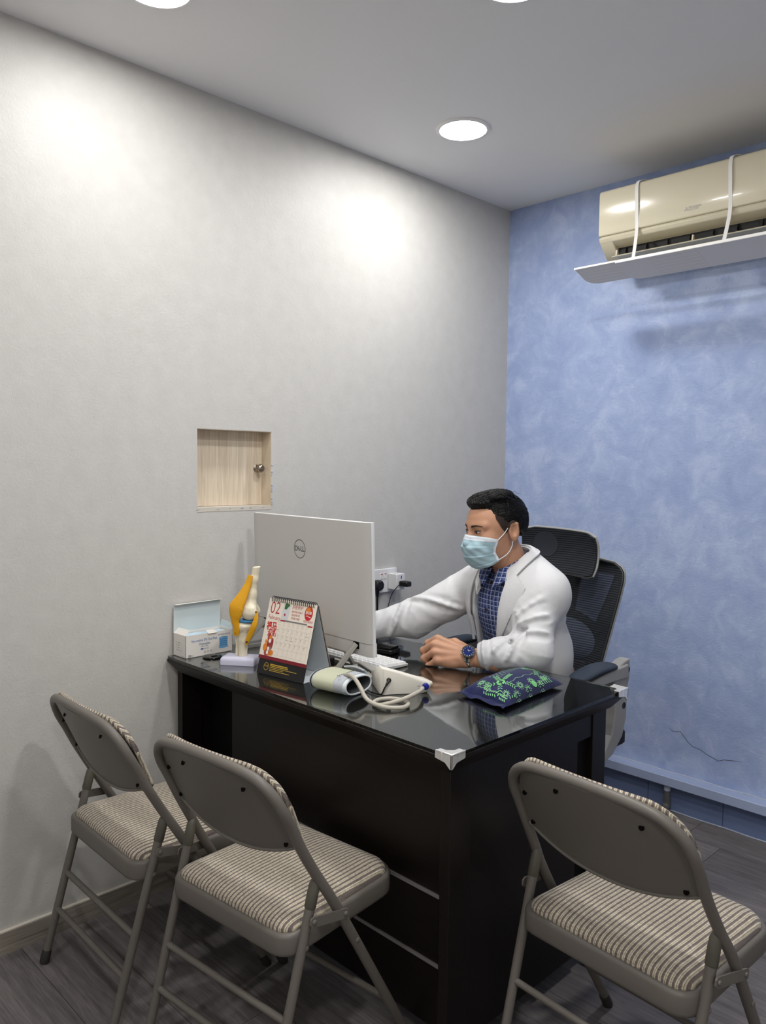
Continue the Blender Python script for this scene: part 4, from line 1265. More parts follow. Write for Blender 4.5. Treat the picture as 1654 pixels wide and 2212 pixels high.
for sx, xo, fx in ((1, 0.226, 0.188), (-1, -0.226, -0.280)):
    MB(MM).span((xo - 0.011, -0.0142, 0.017), (xo + 0.013, -0.012, 0.0366)).build('leg_slot', MATS['hole_black'], mo, smooth=0)
    a, f_ = np.array((xo, -0.014, MZ + 0.031)), np.array((fx, -0.071, 0.004))
    d = norm(f_ - a); s_ = norm(np.cross(d, (0, 0, 1))); q = np.cross(s_, d)
    rings = [[tuple(c + s_ * i * 0.0115 + q * j * 0.006) for i, j in ((-1, -1), (1, -1), (1, 1), (-1, 1))] for c in (a, f_)]
    MB().loft(rings).build('stand_leg', MATS['stand_grey'], mo, smooth=20, bevel=0.001)
fa, fb_ = np.array((0.150, 0.045, 0.006)), np.array((0.300, -0.007, 0.006))
d = norm(fb_ - fa); s_ = norm(np.cross(d, (0, 0, 1)))
MB().loft([[tuple(c + s_ * i * 0.007 + np.array((0, 0, 1)) * j * 0.006) for i, j in ((-1, -1), (1, -1), (1, 1), (-1, 1))] for c in (fa, fb_)]).build('stand_foot', MATS['stand_grey'], mo, smooth=20)
MB().loft([[tuple(c + np.array((i * 0.006, 0, j * 0.005))) for i, j in ((-1, -1), (1, -1), (1, 1), (-1, 1))] for c in (np.array((-0.280, -0.073, 0.005)), np.array((-0.270, 0.06, 0.005)))]).build('stand_foot', MATS['stand_grey'], mo, smooth=20)
MB().span((-0.285, 0.045, 0.0), (0.150, 0.058, 0.010)).build('stand_crossbar', MATS['stand_grey'], mo, smooth=20)
for x in (-0.26, 0.14):
    MB().add([(x - 0.008, 0.046, 0.009), (x + 0.008, 0.046, 0.009), (x + 0.008, 0.056, 0.009), (x - 0.008, 0.056, 0.009), (x - 0.008, 0.0, MZ + 0.01), (x + 0.008, 0.0, MZ + 0.01), (x + 0.008, 0.008, MZ + 0.01), (x - 0.008, 0.008, MZ + 0.01)], [(3, 2, 1, 0), (4, 5, 6, 7), (0, 1, 5, 4), (1, 2, 6, 5), (2, 3, 7, 6), (3, 0, 4, 7)]).build('front_stand_leg', MATS['stand_grey'], mo, smooth=20)

hb = thing('usb_hub', 'small dark connector hub with silver ports under the computer', 'usb hub', (0.585, -1.418, GZ), math.radians(-20))
MB().span((-0.055, -0.014, 0), (0.055, 0.012, 0.022)).build('case', MATS['stand_grey'], hb, smooth=20, bevel=0.003)
MB().span((-0.045, -0.0148, 0.004), (0.045, -0.0138, 0.018)).build('face_plate', MATS['black_plastic'], hb, smooth=0)
for k in range(5):
    MB().span((-0.040 + 0.017 * k, -0.0156, 0.006), (-0.030 + 0.017 * k, -0.0146, 0.014)).build('port', MATS['steel'] if k % 2 else MATS['white_plastic'], hb, smooth=0)
ab = thing('power_brick', 'assumed black power adapter filling the shaded space under the computer', 'power adapter', (0.40, -1.475, GZ), 0.1)  # assumed brick, put in where the space under the computer is black with shade
MB().span((-0.065, -0.028, 0), (0.065, 0.028, 0.030)).build('case', MATS['black_plastic'], ab, smooth=20, bevel=0.005)
MB().tube(spline([(0.065, 0, 0.012), (0.10, -0.01, 0.006), (0.14, 0.0, 0.004), (0.185, 0.03, 0.004)], 6), 0.0028, 8).build('lead', MATS['black_plastic'], ab)

# ---- keyboard
kbd = thing('keyboard', 'white computer keyboard half hidden behind the computer', 'keyboard', (0.386, -1.328, GZ), math.radians(-1))
def kz(y): return 0.0135 - 0.0045 * (y + 0.058) / 0.116
b = MB()
b.add([(-0.217, -0.058, 0.001), (0.217, -0.058, 0.001), (0.217, 0.058, 0.001), (-0.217, 0.058, 0.001), (-0.217, -0.058, kz(-0.058)), (0.217, -0.058, kz(-0.058)), (0.217, 0.058, kz(0.058)), (-0.217, 0.058, kz(0.058))], [(3, 2, 1, 0), (4, 5, 6, 7), (0, 1, 5, 4), (1, 2, 6, 5), (2, 3, 7, 6), (3, 0, 4, 7)])
b.build('keyboard_body', MATS['keyboard_grey'], kbd, smooth=20, bevel=0.002)
k0 = MB().loft([[(x, y, z) for x, y in ((-a, -c), (a, -c), (a, c), (-a, c))] for a, c, z in ((0.0088, 0.0078, 0), (0.0084, 0.0074, 0.004), (0.0074, 0.0064, 0.0054))]).build('key', MATS['key_white'], kbd, smooth=30)
first = True
for r in range(6):
    for c in range(21):
        if c in (15,) and r in (3,):
            continue
        y = 0.044 - r * 0.0178 if r else 0.0465
        x = -0.203 + c * 0.0203
        o = k0 if first else bpy.data.objects.new('key', k0.data)
        if not first:
            COL.objects.link(o); o.parent = kbd
        first = False
        yy = -y
        o.location = (x, yy, kz(yy) - 0.0006)
        if r == 0:
            o.scale = (1, 0.6, 1)

ms = thing('black_handset', 'small black rectangular gadget lying beyond the keyboard', 'gadget', (0.425, -1.198, GZ), math.radians(12))
MB().prism(rrect(-0.045, -0.030, 0.045, 0.030, 0.008), 0, 0.014).build('case', MATS['black_plastic'], ms, smooth=30, bevel=0.003)
MB().prism(rrect(-0.040, -0.026, 0.040, 0.026, 0.006), 0.014, 0.022).build('flap', MATS['black_gloss'], ms, smooth=30, bevel=0.002)
MB().box((0.0455, -0.010, 0.008), (0.002, 0.010, 0.004)).build('badge', MATS['steel'], ms, smooth=0)

# ---- blood pressure monitor, cuff and hose
d_ = norm((0.072, 0.111, 0)); n_ = np.array((d_[1] * -1, d_[0], 0))
bp = thing('pressure_monitor', 'white wedge-shaped blood pressure monitor with blue hose plug', 'blood pressure monitor', (0.752, -1.545, GZ), math.atan2(d_[1], d_[0]))
prof = [(0.004, 0.001), (0.127, 0.001), (0.137, 0.005), (0.1490, 0.0225), (0.1470, 0.0275), (0.10, 0.0455), (0.05, 0.062), (0.004, 0.0755), (0.0005, 0.072)]
rings = []
for yy, sc in ((0.006, 0.93), (-0.002, 0.975), (-0.0085, 0.93), ):
    pass
rings = []
for yy, ins in ((-0.012, 0.014), (-0.010, 0.006), (-0.004, 0.0015), (0.0, 0.0), (0.098, 0.0), (0.104, 0.002), (0.107, 0.006)):
    cx, cz = 0.062, 0.030
    rings.append([(cx + (x - cx) * (1 - ins / 0.07), yy, 0.001 + max(0.0, (z - 0.001)) * (1 - ins / 0.12) * (1 - 5.2 * max(0, yy))) for x, z in prof])
MB().loft(rings).build('housing', MATS['warm_white_plastic'], bp, smooth=50)
MB().grid(lambda u, v: (0.015 + 0.085 * u, 0.02 + 0.07 * v, 0.0012 + (0.0755 - 0.0171 - 0.0320 * (0.085 * u + 0.0) / 0.1 * 1.02 + 0.012) * (1 - 5.2 * (0.02 + 0.07 * v))), 6, 6, thick=0.001).build('display', MATS['screen_glass'], bp, smooth=30)
MB(T(0.126, -0.010, 0.0185) @ RX(PI / 2)).lathe([(0.0095, 0), (0.0092, 0.006), (0.0075, 0.0085), (0.0045, 0.009), (0.0042, 0.013)], 18).build('hose_plug', MATS['plug_blue'], bp, smooth=40)
MB(T(0.026, -0.0105, 0.040) @ RX(PI / 2)).lathe([(0.0062, 0), (0.006, 0.007), (0.004, 0.009)], 14).build('power_plug', MATS['black_plastic'], bp, smooth=40)
MB().tube(spline([(0.026, -0.019, 0.040), (0.020, -0.024, 0.034), (0.012, -0.026, 0.022), (0.006, -0.024, 0.008), (0.000, -0.014, 0.0035), (-0.02, 0.02, 0.003), (-0.03, 0.09, 0.003)], 6), [0.0042] * 4 + [0.0034] * 5 + [0.0021] * 28, 8).build('power_lead', MATS['black_plastic'], bp)
b = MB(frame((0.111, -0.0122, 0.0135), (1, 0, 0), (0, 0, 1), (0, -1, 0))); b.text('AIR', 0.005, -0.004, 0.006); b.ring((0.0, -0.004, 0), 0.0032, 0.0042, 16); b.build('marking', MATS['print_navy'], bp, smooth=0)

cf = thing('pressure_cuff', 'rolled cream blood pressure cuff lying at the front of the desk', 'cuff', (0.606, -1.660, GZ), math.radians(9))
CL = 0.124
def stad(t, w, hgt, inset):
    # closed flattened loop in (y, z)
    a = 2 * PI * t
    w2, h2 = w / 2 - inset, hgt / 2 - inset
    c, s = math.cos(a), math.sin(a)
    y = w / 2 + w2 * math.copysign(abs(c) ** 0.75, c)
    z = hgt / 2 + h2 * math.copysign(abs(s) ** 0.85, s)
    z *= 1.0 - 0.26 * (1 - y / w) * 0 - 0.0
    return y, z
def ringat(x, inset, w=0.116, hgt=0.051, n=40):
    return [(x + 0.010 * (stad(k / n, w, hgt, inset)[1] - 0.028) / 0.028 * -0.3, stad(k / n, w, hgt, inset)[0], stad(k / n, w, hgt, inset)[1]) for k in range(n)]
def sleeve(x0, x1, o, i, name, m):
    MB().loft([ringat(x0, i), ringat(x0, o), ringat(x1, o), ringat(x1, i)], closed=True).build(name, m, cf, smooth=45, bevel=0.0006)
sleeve(0.012, 0.082, 0.0, 0.0065, 'cloth_sleeve', MATS['cuff_cloth'])
sleeve(0.0, 0.012, 0.001, 0.0065, 'edge_binding', MATS['cuff_grey'])
sleeve(0.0035, 0.0075, 0.0002, 0.004, 'dark_stripe', MATS['black_plastic'])
sleeve(0.082, CL - 0.012, 0.0006, 0.0065, 'grey_band', MATS['cuff_grey'])
sleeve(CL - 0.012, CL, 0.0025, 0.0065, 'edge_binding', MATS['card_cold'])
sleeve(0.004, CL - 0.002, 0.0066, 0.0085, 'inner_lining', MATS['cuff_inside'])
# folded flap standing behind the roll
fl_ = [[(x, 0.104 + 0.012 * math.sin(a) + 0.004, 0.028 + 0.030 * math.cos(a)) for a in np.linspace(0.2, 2.6, 12)] for x in (0.05, 0.135)]
MB().grid(lambda u, v: (0.036 + 0.070 * u, 0.098 + 0.022 * math.sin(0.2 + 2.4 * v), 0.026 + 0.028 * math.cos(0.2 + 2.4 * v) + 0.006 * math.sin(u * 3)), 10, 10, thick=0.004).build('folded_flap', MATS['cuff_grey'], cf, smooth=50)
MB(frame((0.097, 0.012, 0.0515), (0, 1, 0), (-1, 0, 0), (0, 0, 1))).disc((0.0, 0.0, 0.0), 0.0025, 12).build('marking', MATS['print_black'], cf, smooth=0)
for k in range(9):
    MB().span((0.0826, 0.018 + 0.008 * k, 0.0500), (0.0838, 0.022 + 0.008 * k, 0.0512)).build('marking', MATS['print_black'], cf, smooth=0)
hs = thing('air_hose', 'grey rubber air hose looping between the cuff and the monitor', 'hose', (0.84, -1.585, GZ))
hp = [(0.690, -1.6070, 0.050), (0.715, -1.6120, 0.0555), (0.745, -1.6200, 0.0515), (0.775, -1.6290, 0.037), (0.800, -1.6350, 0.019), (0.832, -1.6380, 0.0115), (0.868, -1.6260, 0.0075), (0.889, -1.5950, 0.0055), (0.880, -1.5640, 0.0055), (0.850, -1.5500, 0.0055), (0.818, -1.5600, 0.0055), (0.803, -1.5880, 0.0055), (0.811, -1.6170, 0.0055), (0.838, -1.6240, 0.0065), (0.862, -1.6050, 0.0140), (0.872, -1.5680, 0.019), (0.869, -1.5300, 0.0220), (0.858, -1.4960, 0.0215), (0.8450, -1.4745, 0.0195), (0.8385, -1.4655, 0.0185)]
MB().tube([np.array((x - 0.84, y + 1.585, z)) for x, y, z in spline(hp, 8)], 0.0054, 12).build('tube', MATS['hose_grey'], hs)

# ---- navy printed pillow
pl = thing('navy_pillow', 'small navy cotton pillow with green floral print on the desk', 'pillow', (0.976, -1.256, GZ), 0)
cA, cB, cC, cD = [np.array(q) - np.array((0.976, -1.256)) for q in ((0.905, -1.388), (1.067, -1.408), (1.047, -1.122), (0.884, -1.112))]
def pxy(u, v):
    # edges pull in slightly between the corners
    q = (1 - u) * (1 - v) * cA + u * (1 - v) * cB + u * v * cC + (1 - u) * v * cD
    cu = 0.010 * math.sin(PI * u); cv = 0.008 * math.sin(PI * v)
    q = q + np.array((0, 1)) * (cu * (1 - 2 * v)) * 0.6 + np.array((1, 0)) * (cv * (1 - 2 * u)) * 0.8
    return q
def pht(u, v):
    e = max(0.0, 16 * u * (1 - u) * v * (1 - v)) ** 0.44
    return e
def ptop(u, v, o=0.0):
    q = pxy(u, v)
    e = pht(u, v)
    near = max(0, 1 - v * 5.5)
    z = 0.008 + 0.044 * e + 0.0022 * math.sin(9 * u + 5 * v) * e + 0.0016 * math.sin(21 * u - 6 * v) * near + o
    return (q[0], q[1], z)
def pbot(u, v):
    q = pxy(u, v)
    return (q[0], q[1], 0.009 - 0.0085 * min(1, pht(u, v) * 1.7))
nb = 40
b = MB(); b.grid(ptop, nb, nb); b.grid(lambda u, v: pbot(1 - u, v), nb, nb)
pm = b.build('cushion', MATS['navy_cotton'], pl, smooth=180)
hem = MB()
hem.grid(lambda u, v: tuple(np.array(ptop(u, 0.0)) + np.array((0.0, -0.014 * v, -0.004 * v + 0.003 * math.sin(u * 16) * v + 0.002))), 40, 3, thick=0.0015)
hem.build('open_hem', MATS['navy_cotton'], pl, smooth=60)
leaf = MB(); sage = MB()
def mark(tgt, u, v, a, l, w, n=8):
    l, w = l * 1.45, w * 1.4
    u = 0.20 + 0.78 * u
    c = np.array(ptop(u, v, 0.0))
    du = np.array(ptop(min(u + 0.01, 1), v, 0.0)) - c; dv = np.array(ptop(u, min(v + 0.01, 1), 0.0)) - c
    eu, ev = norm(du), norm(dv)
    nn = norm(np.cross(eu, ev)); c = c + nn * (0.0012 if nn[2] > 0 else -0.0012)
    pts = []
    for k in range(n):
        q = 2 * PI * k / n
        x, y = l * math.cos(q), w * math.sin(q)
        pts.append(tuple(c + eu * (x * math.cos(a) - y * math.sin(a)) + ev * (x * math.sin(a) + y * math.cos(a))))
    tgt.add(pts, [tuple(range(n))])
def flower(u, v, r):
    for k in range(4):
        a = k * PI / 2 + 0.3
        mark(leaf, u + r * math.cos(a) / 0.16, v + r * math.sin(a) / 0.28, a + PI / 2, 0.0055, 0.0030, 10)
    mark(sage, u, v, 0, 0.0012, 0.0012, 6)
def fern(u, v, a, n, l):
    for k in range(n):
        t = (k + 0.6) / n
        cu, cv = u + math.cos(a) * l * t / 0.16, v + math.sin(a) * l * t / 0.28
        for s in (1, -1):
            o = 0.0042
            uu, vv = cu - math.sin(a) * s * o / 0.16, cv + math.cos(a) * s * o / 0.28
            if 0.02 < uu < 0.98 and 0.02 < vv < 0.98:
                mark(leaf if (k + int(u * 10)) % 3 else sage, uu, vv, a + s * 0.9, 0.0034, 0.0012)
def rosette(u, v):
    for k in range(10):
        a = k * PI / 5
        mark(sage if k % 2 else leaf, u + 0.0075 * math.cos(a) / 0.16, v + 0.0075 * math.sin(a) / 0.28, a, 0.0026, 0.0012)
        mark(sage, u + 0.013 * math.cos(a + 0.3) / 0.16, v + 0.013 * math.sin(a + 0.3) / 0.28, a, 0.0014, 0.0009)
flower(0.52, 0.20, 0.011); flower(0.50, 0.86, 0.010); flower(0.93, 0.55, 0.006)
for a, n_k in ((0.3, 5), (1.7, 7), (2.7, 5), (3.9, 4), (5.4, 4)):
    fern(0.52 + 0.10 * math.cos(a), 0.20 + 0.06 * math.sin(a), a, n_k, 0.042)
for a, n_k in ((0.5, 4), (2.8, 4), (4.4, 6), (5.5, 4)):
    fern(0.50 + 0.10 * math.cos(a), 0.84 + 0.05 * math.sin(a), a, n_k, 0.040)
rosette(0.86, 0.34); rosette(0.86, 0.54); rosette(0.84, 0.10); rosette(0.87, 0.74); rosette(0.10, 0.12); rosette(0.985, 0.22); rosette(0.985, 0.42); rosette(0.985, 0.64)
fern(0.30, 0.035, 0.0, 6, 0.06); fern(0.75, 0.04, 0.0, 4, 0.03); fern(0.98, 0.08, 1.5, 3, 0.03)
fern(0.16, 0.80, 0.8, 5, 0.04); fern(0.95, 0.62, 1.6, 6, 0.06); fern(0.22, 0.14, 5.6, 5, 0.04); fern(0.80, 0.84, 5.2, 4, 0.035)
for i in range(3):
    for j in range(9):
        u, v = 0.10 + 0.08 * i, 0.26 + 0.055 * j + 0.02 * (i % 2)
        mark(sage, u, v, 0.2, 0.0026, 0.0015, 8)
for k in range(30):
    t = k / 29
    mark(sage, 0.68 + 0.018 * math.sin(t * 20), 0.27 + 0.48 * t, 1.5, 0.0030, 0.0004, 6)
    mark(sage, 0.10 + 0.75 * t, 0.055 + 0.006 * math.sin(t * 30), 0, 0.0030, 0.0004, 6)
    mark(sage, 0.34 + 0.012 * math.sin(t * 17), 0.24 + 0.52 * t, 1.5, 0.0028, 0.0004, 6)
tag(leaf.build('green_print', MATS['print_mint'], pm, smooth=0), kind='stuff')
tag(sage.build('pale_print', MATS['print_sage'], pm, smooth=0), kind='stuff')

# ---- wall socket and plugs
so = thing('wall_socket', 'white double wall socket with two red-marked switches on grey wall', 'socket', (0, -0.795, 0.850))
MB().span((0, -0.075, 0), (0.010, 0.075, 0.094)).build('face_plate', MATS['white_plastic'], so, smooth=20, bevel=0.002)
for y in (-0.012, 0.008):
    s = MB().span((0.0095, y - 0.0065, 0.055), (0.0125, y + 0.0065, 0.078)).build('rocker_switch', MATS['white_plastic'], so, smooth=20, bevel=0.001)
    MB().span((0.0124, y - 0.005, 0.0735), (0.0128, y + 0.005, 0.0765)).build('red_mark', MATS['print_red'], s, smooth=0)
pg = thing('black_plug', 'black three-pin plug in the wall socket, cord hanging straight down', 'plug', (0.0105, -0.842, 0.885))
MB(RY(PI / 2)).loft([[(-x, y, z) for x, y in [(0.020, -0.016), (0.020, 0.016), (0.006, 0.024), (-0.012, 0.022), (-0.022, 0.010), (-0.022, -0.010), (-0.012, -0.022), (0.006, -0.024)]] for z in (0.0, 0.020)] + [[(-x * 0.8, y * 0.8, 0.033) for x, y in [(0.020, -0.016), (0.020, 0.016), (0.006, 0.024), (-0.012, 0.022), (-0.022, 0.010), (-0.022, -0.010), (-0.012, -0.022), (0.006, -0.024)]]]).build('plug_body', MATS['black_plastic'], pg, smooth=40, bevel=0.003)
MB().tube([(0.014, 0.0, -0.018), (0.014, 0.0, -0.030), (0.014, 0.0, -0.045), (0.014, 0.0, -0.046), (0.015, 0.0, -0.20), (0.02, -0.01, -0.60)], [0.0085, 0.0075, 0.0055, 0.004, 0.004, 0.004], 10).build('cord', MATS['black_plastic'], pg)
ad_ = thing('socket_adapter', 'white cube travel adapter plugged into the wall socket', 'adapter', (0.0105, -0.7500, 0.8635))
MB().span((0.004, -0.024, 0), (0.052, 0.022, 0.063)).build('cube', MATS['white_plastic'], ad_, smooth=20, bevel=0.0025)
MB(RY(PI / 2)).lathe([(0.020, 0.0), (0.020, 0.004)], 24, M=T(-0.0315, 0, 0)).build('back_disc', MATS['white_plastic'], ad_)
MB().span((0.0518, 0.000, 0.043), (0.0526, 0.005, 0.055)).build('usb_port', MATS['print_navy'], ad_, smooth=0)
for y in (-0.008, 0.006):
    MB().span((0.020, y - 0.003, 0.0628), (0.032, y + 0.003, 0.0634)).build('pin_slot', MATS['print_grey'], ad_, smooth=0)
ch = thing('usb_charger', 'small black usb charger in the white cube adapter with thin lead', 'charger', (0.0635, -0.748, 0.879))
MB().span((0.0, -0.016, 0), (0.044, 0.014, 0.021)).build('charger_body', MATS['black_plastic'], ch, smooth=20, bevel=0.005)
MB().tube(spline([(0.006, -0.016, 0.006), (0.002, -0.024, 0.0), (-0.012, -0.040, -0.030), (-0.022, -0.050, -0.075), (-0.028, -0.060, -0.125), (-0.02, -0.10, -0.128), (0.02, -0.2, -0.1265)], 8), 0.0016, 8).build('lead', MATS['black_plastic'], ch)
# ================================================================== office chair
CX = 0.735
oc = thing('office_chair', 'black mesh ergonomic office chair with headrest and grey frame', 'chair', (CX, -0.75, 0))
def W(x, y, z): return np.array((x - CX, y + 0.75, z))
def wback(z):
    return float(np.interp(z, [0.60, 0.70, 0.80, 0.92, 0.985, 1.01, 1.03, 1.042, 1.048], [0.150, 0.168, 0.179, 0.192, 0.197, 0.192, 0.172, 0.130, 0.05]))
def yback(z, e):
    return float(np.interp(z, [0.60, 0.70, 0.80, 0.9, 1.05], [-0.668, -0.652, -0.622, -0.592, -0.548])) - 0.030 * e * e
def bk(u, v, off=0.0):
    z = 0.60 + 0.448 * v
    e = 2 * u - 1
    w = wback(z)
    return W(CX + w * e, yback(z, e) + off, z)
MB().grid(lambda u, v: bk(u, v), 24, 40, thick=-0.006).build('back_mesh', MATS['mesh_black'], oc, smooth=60)
rim = [bk(1, v) for v in np.linspace(0, 1, 34)] + [bk(u, 1) for u in np.linspace(0.9, 0.1, 8)] + [bk(0, v) for v in np.linspace(1, 0, 34)]
MB().tube([p + np.array((0, 0.010, 0)) for p in rim], 0.0062, 10).build('back_frame', MATS['chair_grey'], oc)
MB().tube(rim, 0.0055, 8).build('back_piping', MATS['mesh_frame'], oc)
for s in (-1, 1):
    def win(u, v, s=s):
        z0, z1 = 0.835 + 0.03 * (1 - u), 0.998
        z = z0 + (z1 - z0) * v
        x = 0.030 + (wback(z) - 0.030 - 0.030) * u * (1 - 0.25 * (1 - v) * u)
        e = x / wback(z)
        return W(CX + s * x, yback(z, e) - 0.0080, z)
    MB().grid(win, 12, 12).build('sheer_panel', MATS['mesh_sheer'], oc, smooth=60)
MB().grid(lambda u, v: W(CX + 0.135 * math.cos(2 * PI * u) * v, yback(0.765 + 0.072 * math.sin(2 * PI * u) * v, 0.75 * math.cos(2 * PI * u) * v) - 0.0085 - 0.014 * (1 - v ** 3), 0.765 + 0.072 * math.sin(2 * PI * u) * v), 40, 8).build('lumbar_bulge', MATS['mesh_sheer'], oc, smooth=180)
# lower lumbar cushion
def low(u, v):
    e = 2 * u - 1
    return W(CX + 0.165 * e, -0.715 + 0.02 * v - 0.030 * e * e - 0.012 * math.sin(PI * v), 0.575 + 0.150 * v - 0.012 * e * e * v)
MB().grid(low, 18, 10, thick=-0.022).build('lower_back_pad', MATS['mesh_black'], oc, smooth=50)
# headrest
HX = 0.7305
def hr(u, v, off=0.0):
    e = 2 * u - 1; g = 2 * v - 1
    rx = 0.149 * (1 - 0.10 * max(0, abs(g) - 0.55) ** 1.4)
    z = 1.067 + 0.074 * g * (1 - 0.16 * max(0, abs(e) - 0.72) / 0.28) - 0.006 * e
    y = -0.640 - 0.040 * e * e + 0.014 * math.sin(PI * v) - 0.012 * (1 - v) + off
    return W(HX + rx * e, y, z)
MB().grid(lambda u, v: hr(u, v), 30, 16, thick=-0.006).build('headrest_mesh', MATS['mesh_black'], oc, smooth=60)
rim = [hr(u, 0, 0.006) for u in np.linspace(0, 1, 20)] + [hr(1, v, 0.006) for v in np.linspace(0.08, 0.92, 12)] + [hr(u, 1, 0.006) for u in np.linspace(1, 0, 20)] + [hr(0, v, 0.006) for v in np.linspace(0.92, 0.08, 12)]
MB().tube(rim, 0.0046, 8, closed=True).build('headrest_frame', MATS['chair_grey'], oc)
MB().grid(lambda u, v: hr(0.28 + 0.16 * math.cos(2 * PI * u) * v * 0.9, 0.62 + 0.30 * math.sin(2 * PI * u) * v, -0.0075), 30, 4).build('headrest_panel', MATS['mesh_mid'], oc, smooth=60)
MB().tube([W(CX, -0.575, 0.78), W(CX, -0.545, 0.90), W(CX, -0.535, 1.0), W(CX, -0.590, 1.06)], 0.016, 10).build('headrest_stem', MATS['mesh_frame'], oc)
MB().tube([W(CX, -0.535, 0.95), W(CX, -0.565, 0.80), W(CX, -0.600, 0.66), W(CX, -0.64, 0.52), W(CX, -0.74, 0.455)], [0.022, 0.024, 0.028, 0.03, 0.03], 10).build('spine', MATS['chair_grey'], oc)
# arms
for s in (-1, 1):
    AXc = CX + s * 0.268
    pad = []
    for i, y in enumerate(np.linspace(-1.000, -0.775, 16)):
        t = i / 15
        z = 0.733 + 0.010 * math.sin(PI * t) + 0.010 * t
        w = 0.034 * (1 - 0.55 * (2 * abs(t - 0.5)) ** 6)
        h_ = 0.013 * (1 - 0.5 * (2 * abs(t - 0.5)) ** 6)
        pad.append([tuple(W(AXc + w * math.copysign(abs(math.cos(a)) ** 0.8, math.cos(a)), y, z + h_ * math.sin(a))) for a in [2 * PI * k / 16 for k in range(16)]])
    MB().loft(pad).build('arm_pad', MATS['arm_fabric'], oc, smooth=60)
    beam = []
    for t in np.linspace(0, 1, 12):
        y = -0.985 + 0.265 * t; z = 0.708 + 0.012 * t + 0.004 * math.sin(PI * t)
        h_ = 0.010 + 0.012 * t
        beam.append([tuple(W(AXc + a * 0.026, y, z + b_ * h_)) for a, b_ in ((-1, -1), (1, -1), (1, 1), (-1, 1))])
    MB().loft(beam).build('arm_beam', MATS['chair_grey'], oc, smooth=25, bevel=0.004)
    pl_ = [(-0.795, 0.705), (-0.775, 0.738), (-0.735, 0.752), (-0.700, 0.756), (-0.698, 0.700), (-0.712, 0.66), (-0.712, 0.575), (-0.735, 0.515), (-0.790, 0.470), (-0.84, 0.455), (-0.84, 0.490), (-0.800, 0.53), (-0.782, 0.60), (-0.785, 0.66)]
    bb_ = MB()
    n_ = len(pl_)
    v_ = [tuple(W(AXc - 0.018, y, z)) for y, z in pl_] + [tuple(W(AXc + 0.018, y, z)) for y, z in pl_]
    bb_.add(v_, [tuple(range(n_)), tuple(reversed(range(n_, 2 * n_)))] + [(i, n_ + i, n_ + (i + 1) % n_, (i + 1) % n_) for i in range(n_)])
    bb_.build('arm_bracket', MATS['chair_grey'], oc, smooth=30, bevel=0.004)
    for y, z in ((-0.712, 0.722), (-0.732, 0.612)):
        q = W(AXc + s * 0.0185, y, z)
        MB(T(*q) @ RY(s * PI / 2)).lathe([(0.001, 0), (0.0075, 0), (0.0095, 0.001), (0.0105, 0.0), (0.0105, -0.002), (0.001, -0.002)], 16).build('bolt_hole', MATS['mesh_frame'], oc)
    MB().tube([W(AXc, -0.82, 0.462), W(CX + s * 0.1, -0.80, 0.445)], 0.018, 10).build('arm_mount', MATS['chair_grey'], oc)
seat = []
for d, z in ((0.02, 0.448), (0.0, 0.456), (0.0, 0.485), (0.012, 0.500), (0.05, 0.507)):
    seat.append([tuple(W(CX + x, -0.80 + y, z)) for x, y in rrect(-0.238 + d, -0.235 + d, 0.238 - d, 0.225 - d, 0.07)])
MB().loft(seat).build('seat', MATS['mesh_black'], oc, smooth=50)
MB(T(0, -0.02, 0)).lathe([(0.09, 0.448), (0.09, 0.42), (0.035, 0.40), (0.03, 0.30), (0.022, 0.30), (0.022, 0.12), (0.04, 0.115), (0.045, 0.07), (0.02, 0.065)], 20).build('gas_lift', MATS['mesh_frame'], oc)
for k in range(5):
    a = 2 * PI * k / 5 + 0.3
    e = np.array((0.28 * math.cos(a), 0.28 * math.sin(a) - 0.02, 0.075))
    MB().tube([(0, -0.02, 0.10), e], [0.026, 0.016], 8).build('base_leg', MATS['chair_grey'], oc)
    MB(T(e[0], e[1], 0.028) @ RZ(a + 0.7) @ RX(PI / 2)).lathe([(0.004, -0.02), (0.026, -0.019), (0.028, -0.012), (0.028, 0.012), (0.026, 0.019), (0.004, 0.02)], 16).build('castor', MATS['black_plastic'], oc)

# ================================================================== the seated doctor
PO = np.array((0.752, -0.76, 0.0))                      # origin on the floor under the hips
Hc = np.array((0.737, -1.032, 1.165))
Fh = norm((-0.33, -0.93, -0.13)); Lh_ = norm(np.cross((0, 0, 1), Fh)); Uh = np.cross(Lh_, -Fh)
HM = 0.938 * np.array([Lh_, -Fh, Uh]).T                         # columns: left, back, up
def hw_(q): return Hc + HM @ np.array(q, float)
def pers(o): return o

# ---------------- head, neck and hands: one skin mesh
h = 0.0022
lo = np.array((-0.105, -0.145, -0.175))
p = grid_pts(lo, (0.105, 0.125, 0.135), h)
hd = s_ell(p, (0, 0.012, 0.034), (0.0765, 0.097, 0.077))
hd = s_un(hd, s_ell(p, (0, -0.028, 0.002), (0.0665, 0.066, 0.083)), 0.03)
hd = s_un(hd, s_ell(p, (0, -0.032, -0.062), (0.058, 0.056, 0.050)), 0.03)
hd = s_un(hd, s_ell(p, (0, -0.074, -0.094), (0.026, 0.022, 0.021)), 0.02)
for s in (-1, 1):
    hd = s_un(hd, s_ell(p, (s * 0.041, -0.058, -0.030), (0.026, 0.028, 0.030)), 0.02)
    hd = s_un(hd, s_cap(p, (s * 0.012, -0.084, 0.020), (s * 0.048, -0.070, 0.021), 0.0115, 0.010), 0.014)
hd = s_un(hd, s_cap(p, (0, -0.088, 0.010), (0, -0.110, -0.034), 0.0085, 0.0130), 0.012)
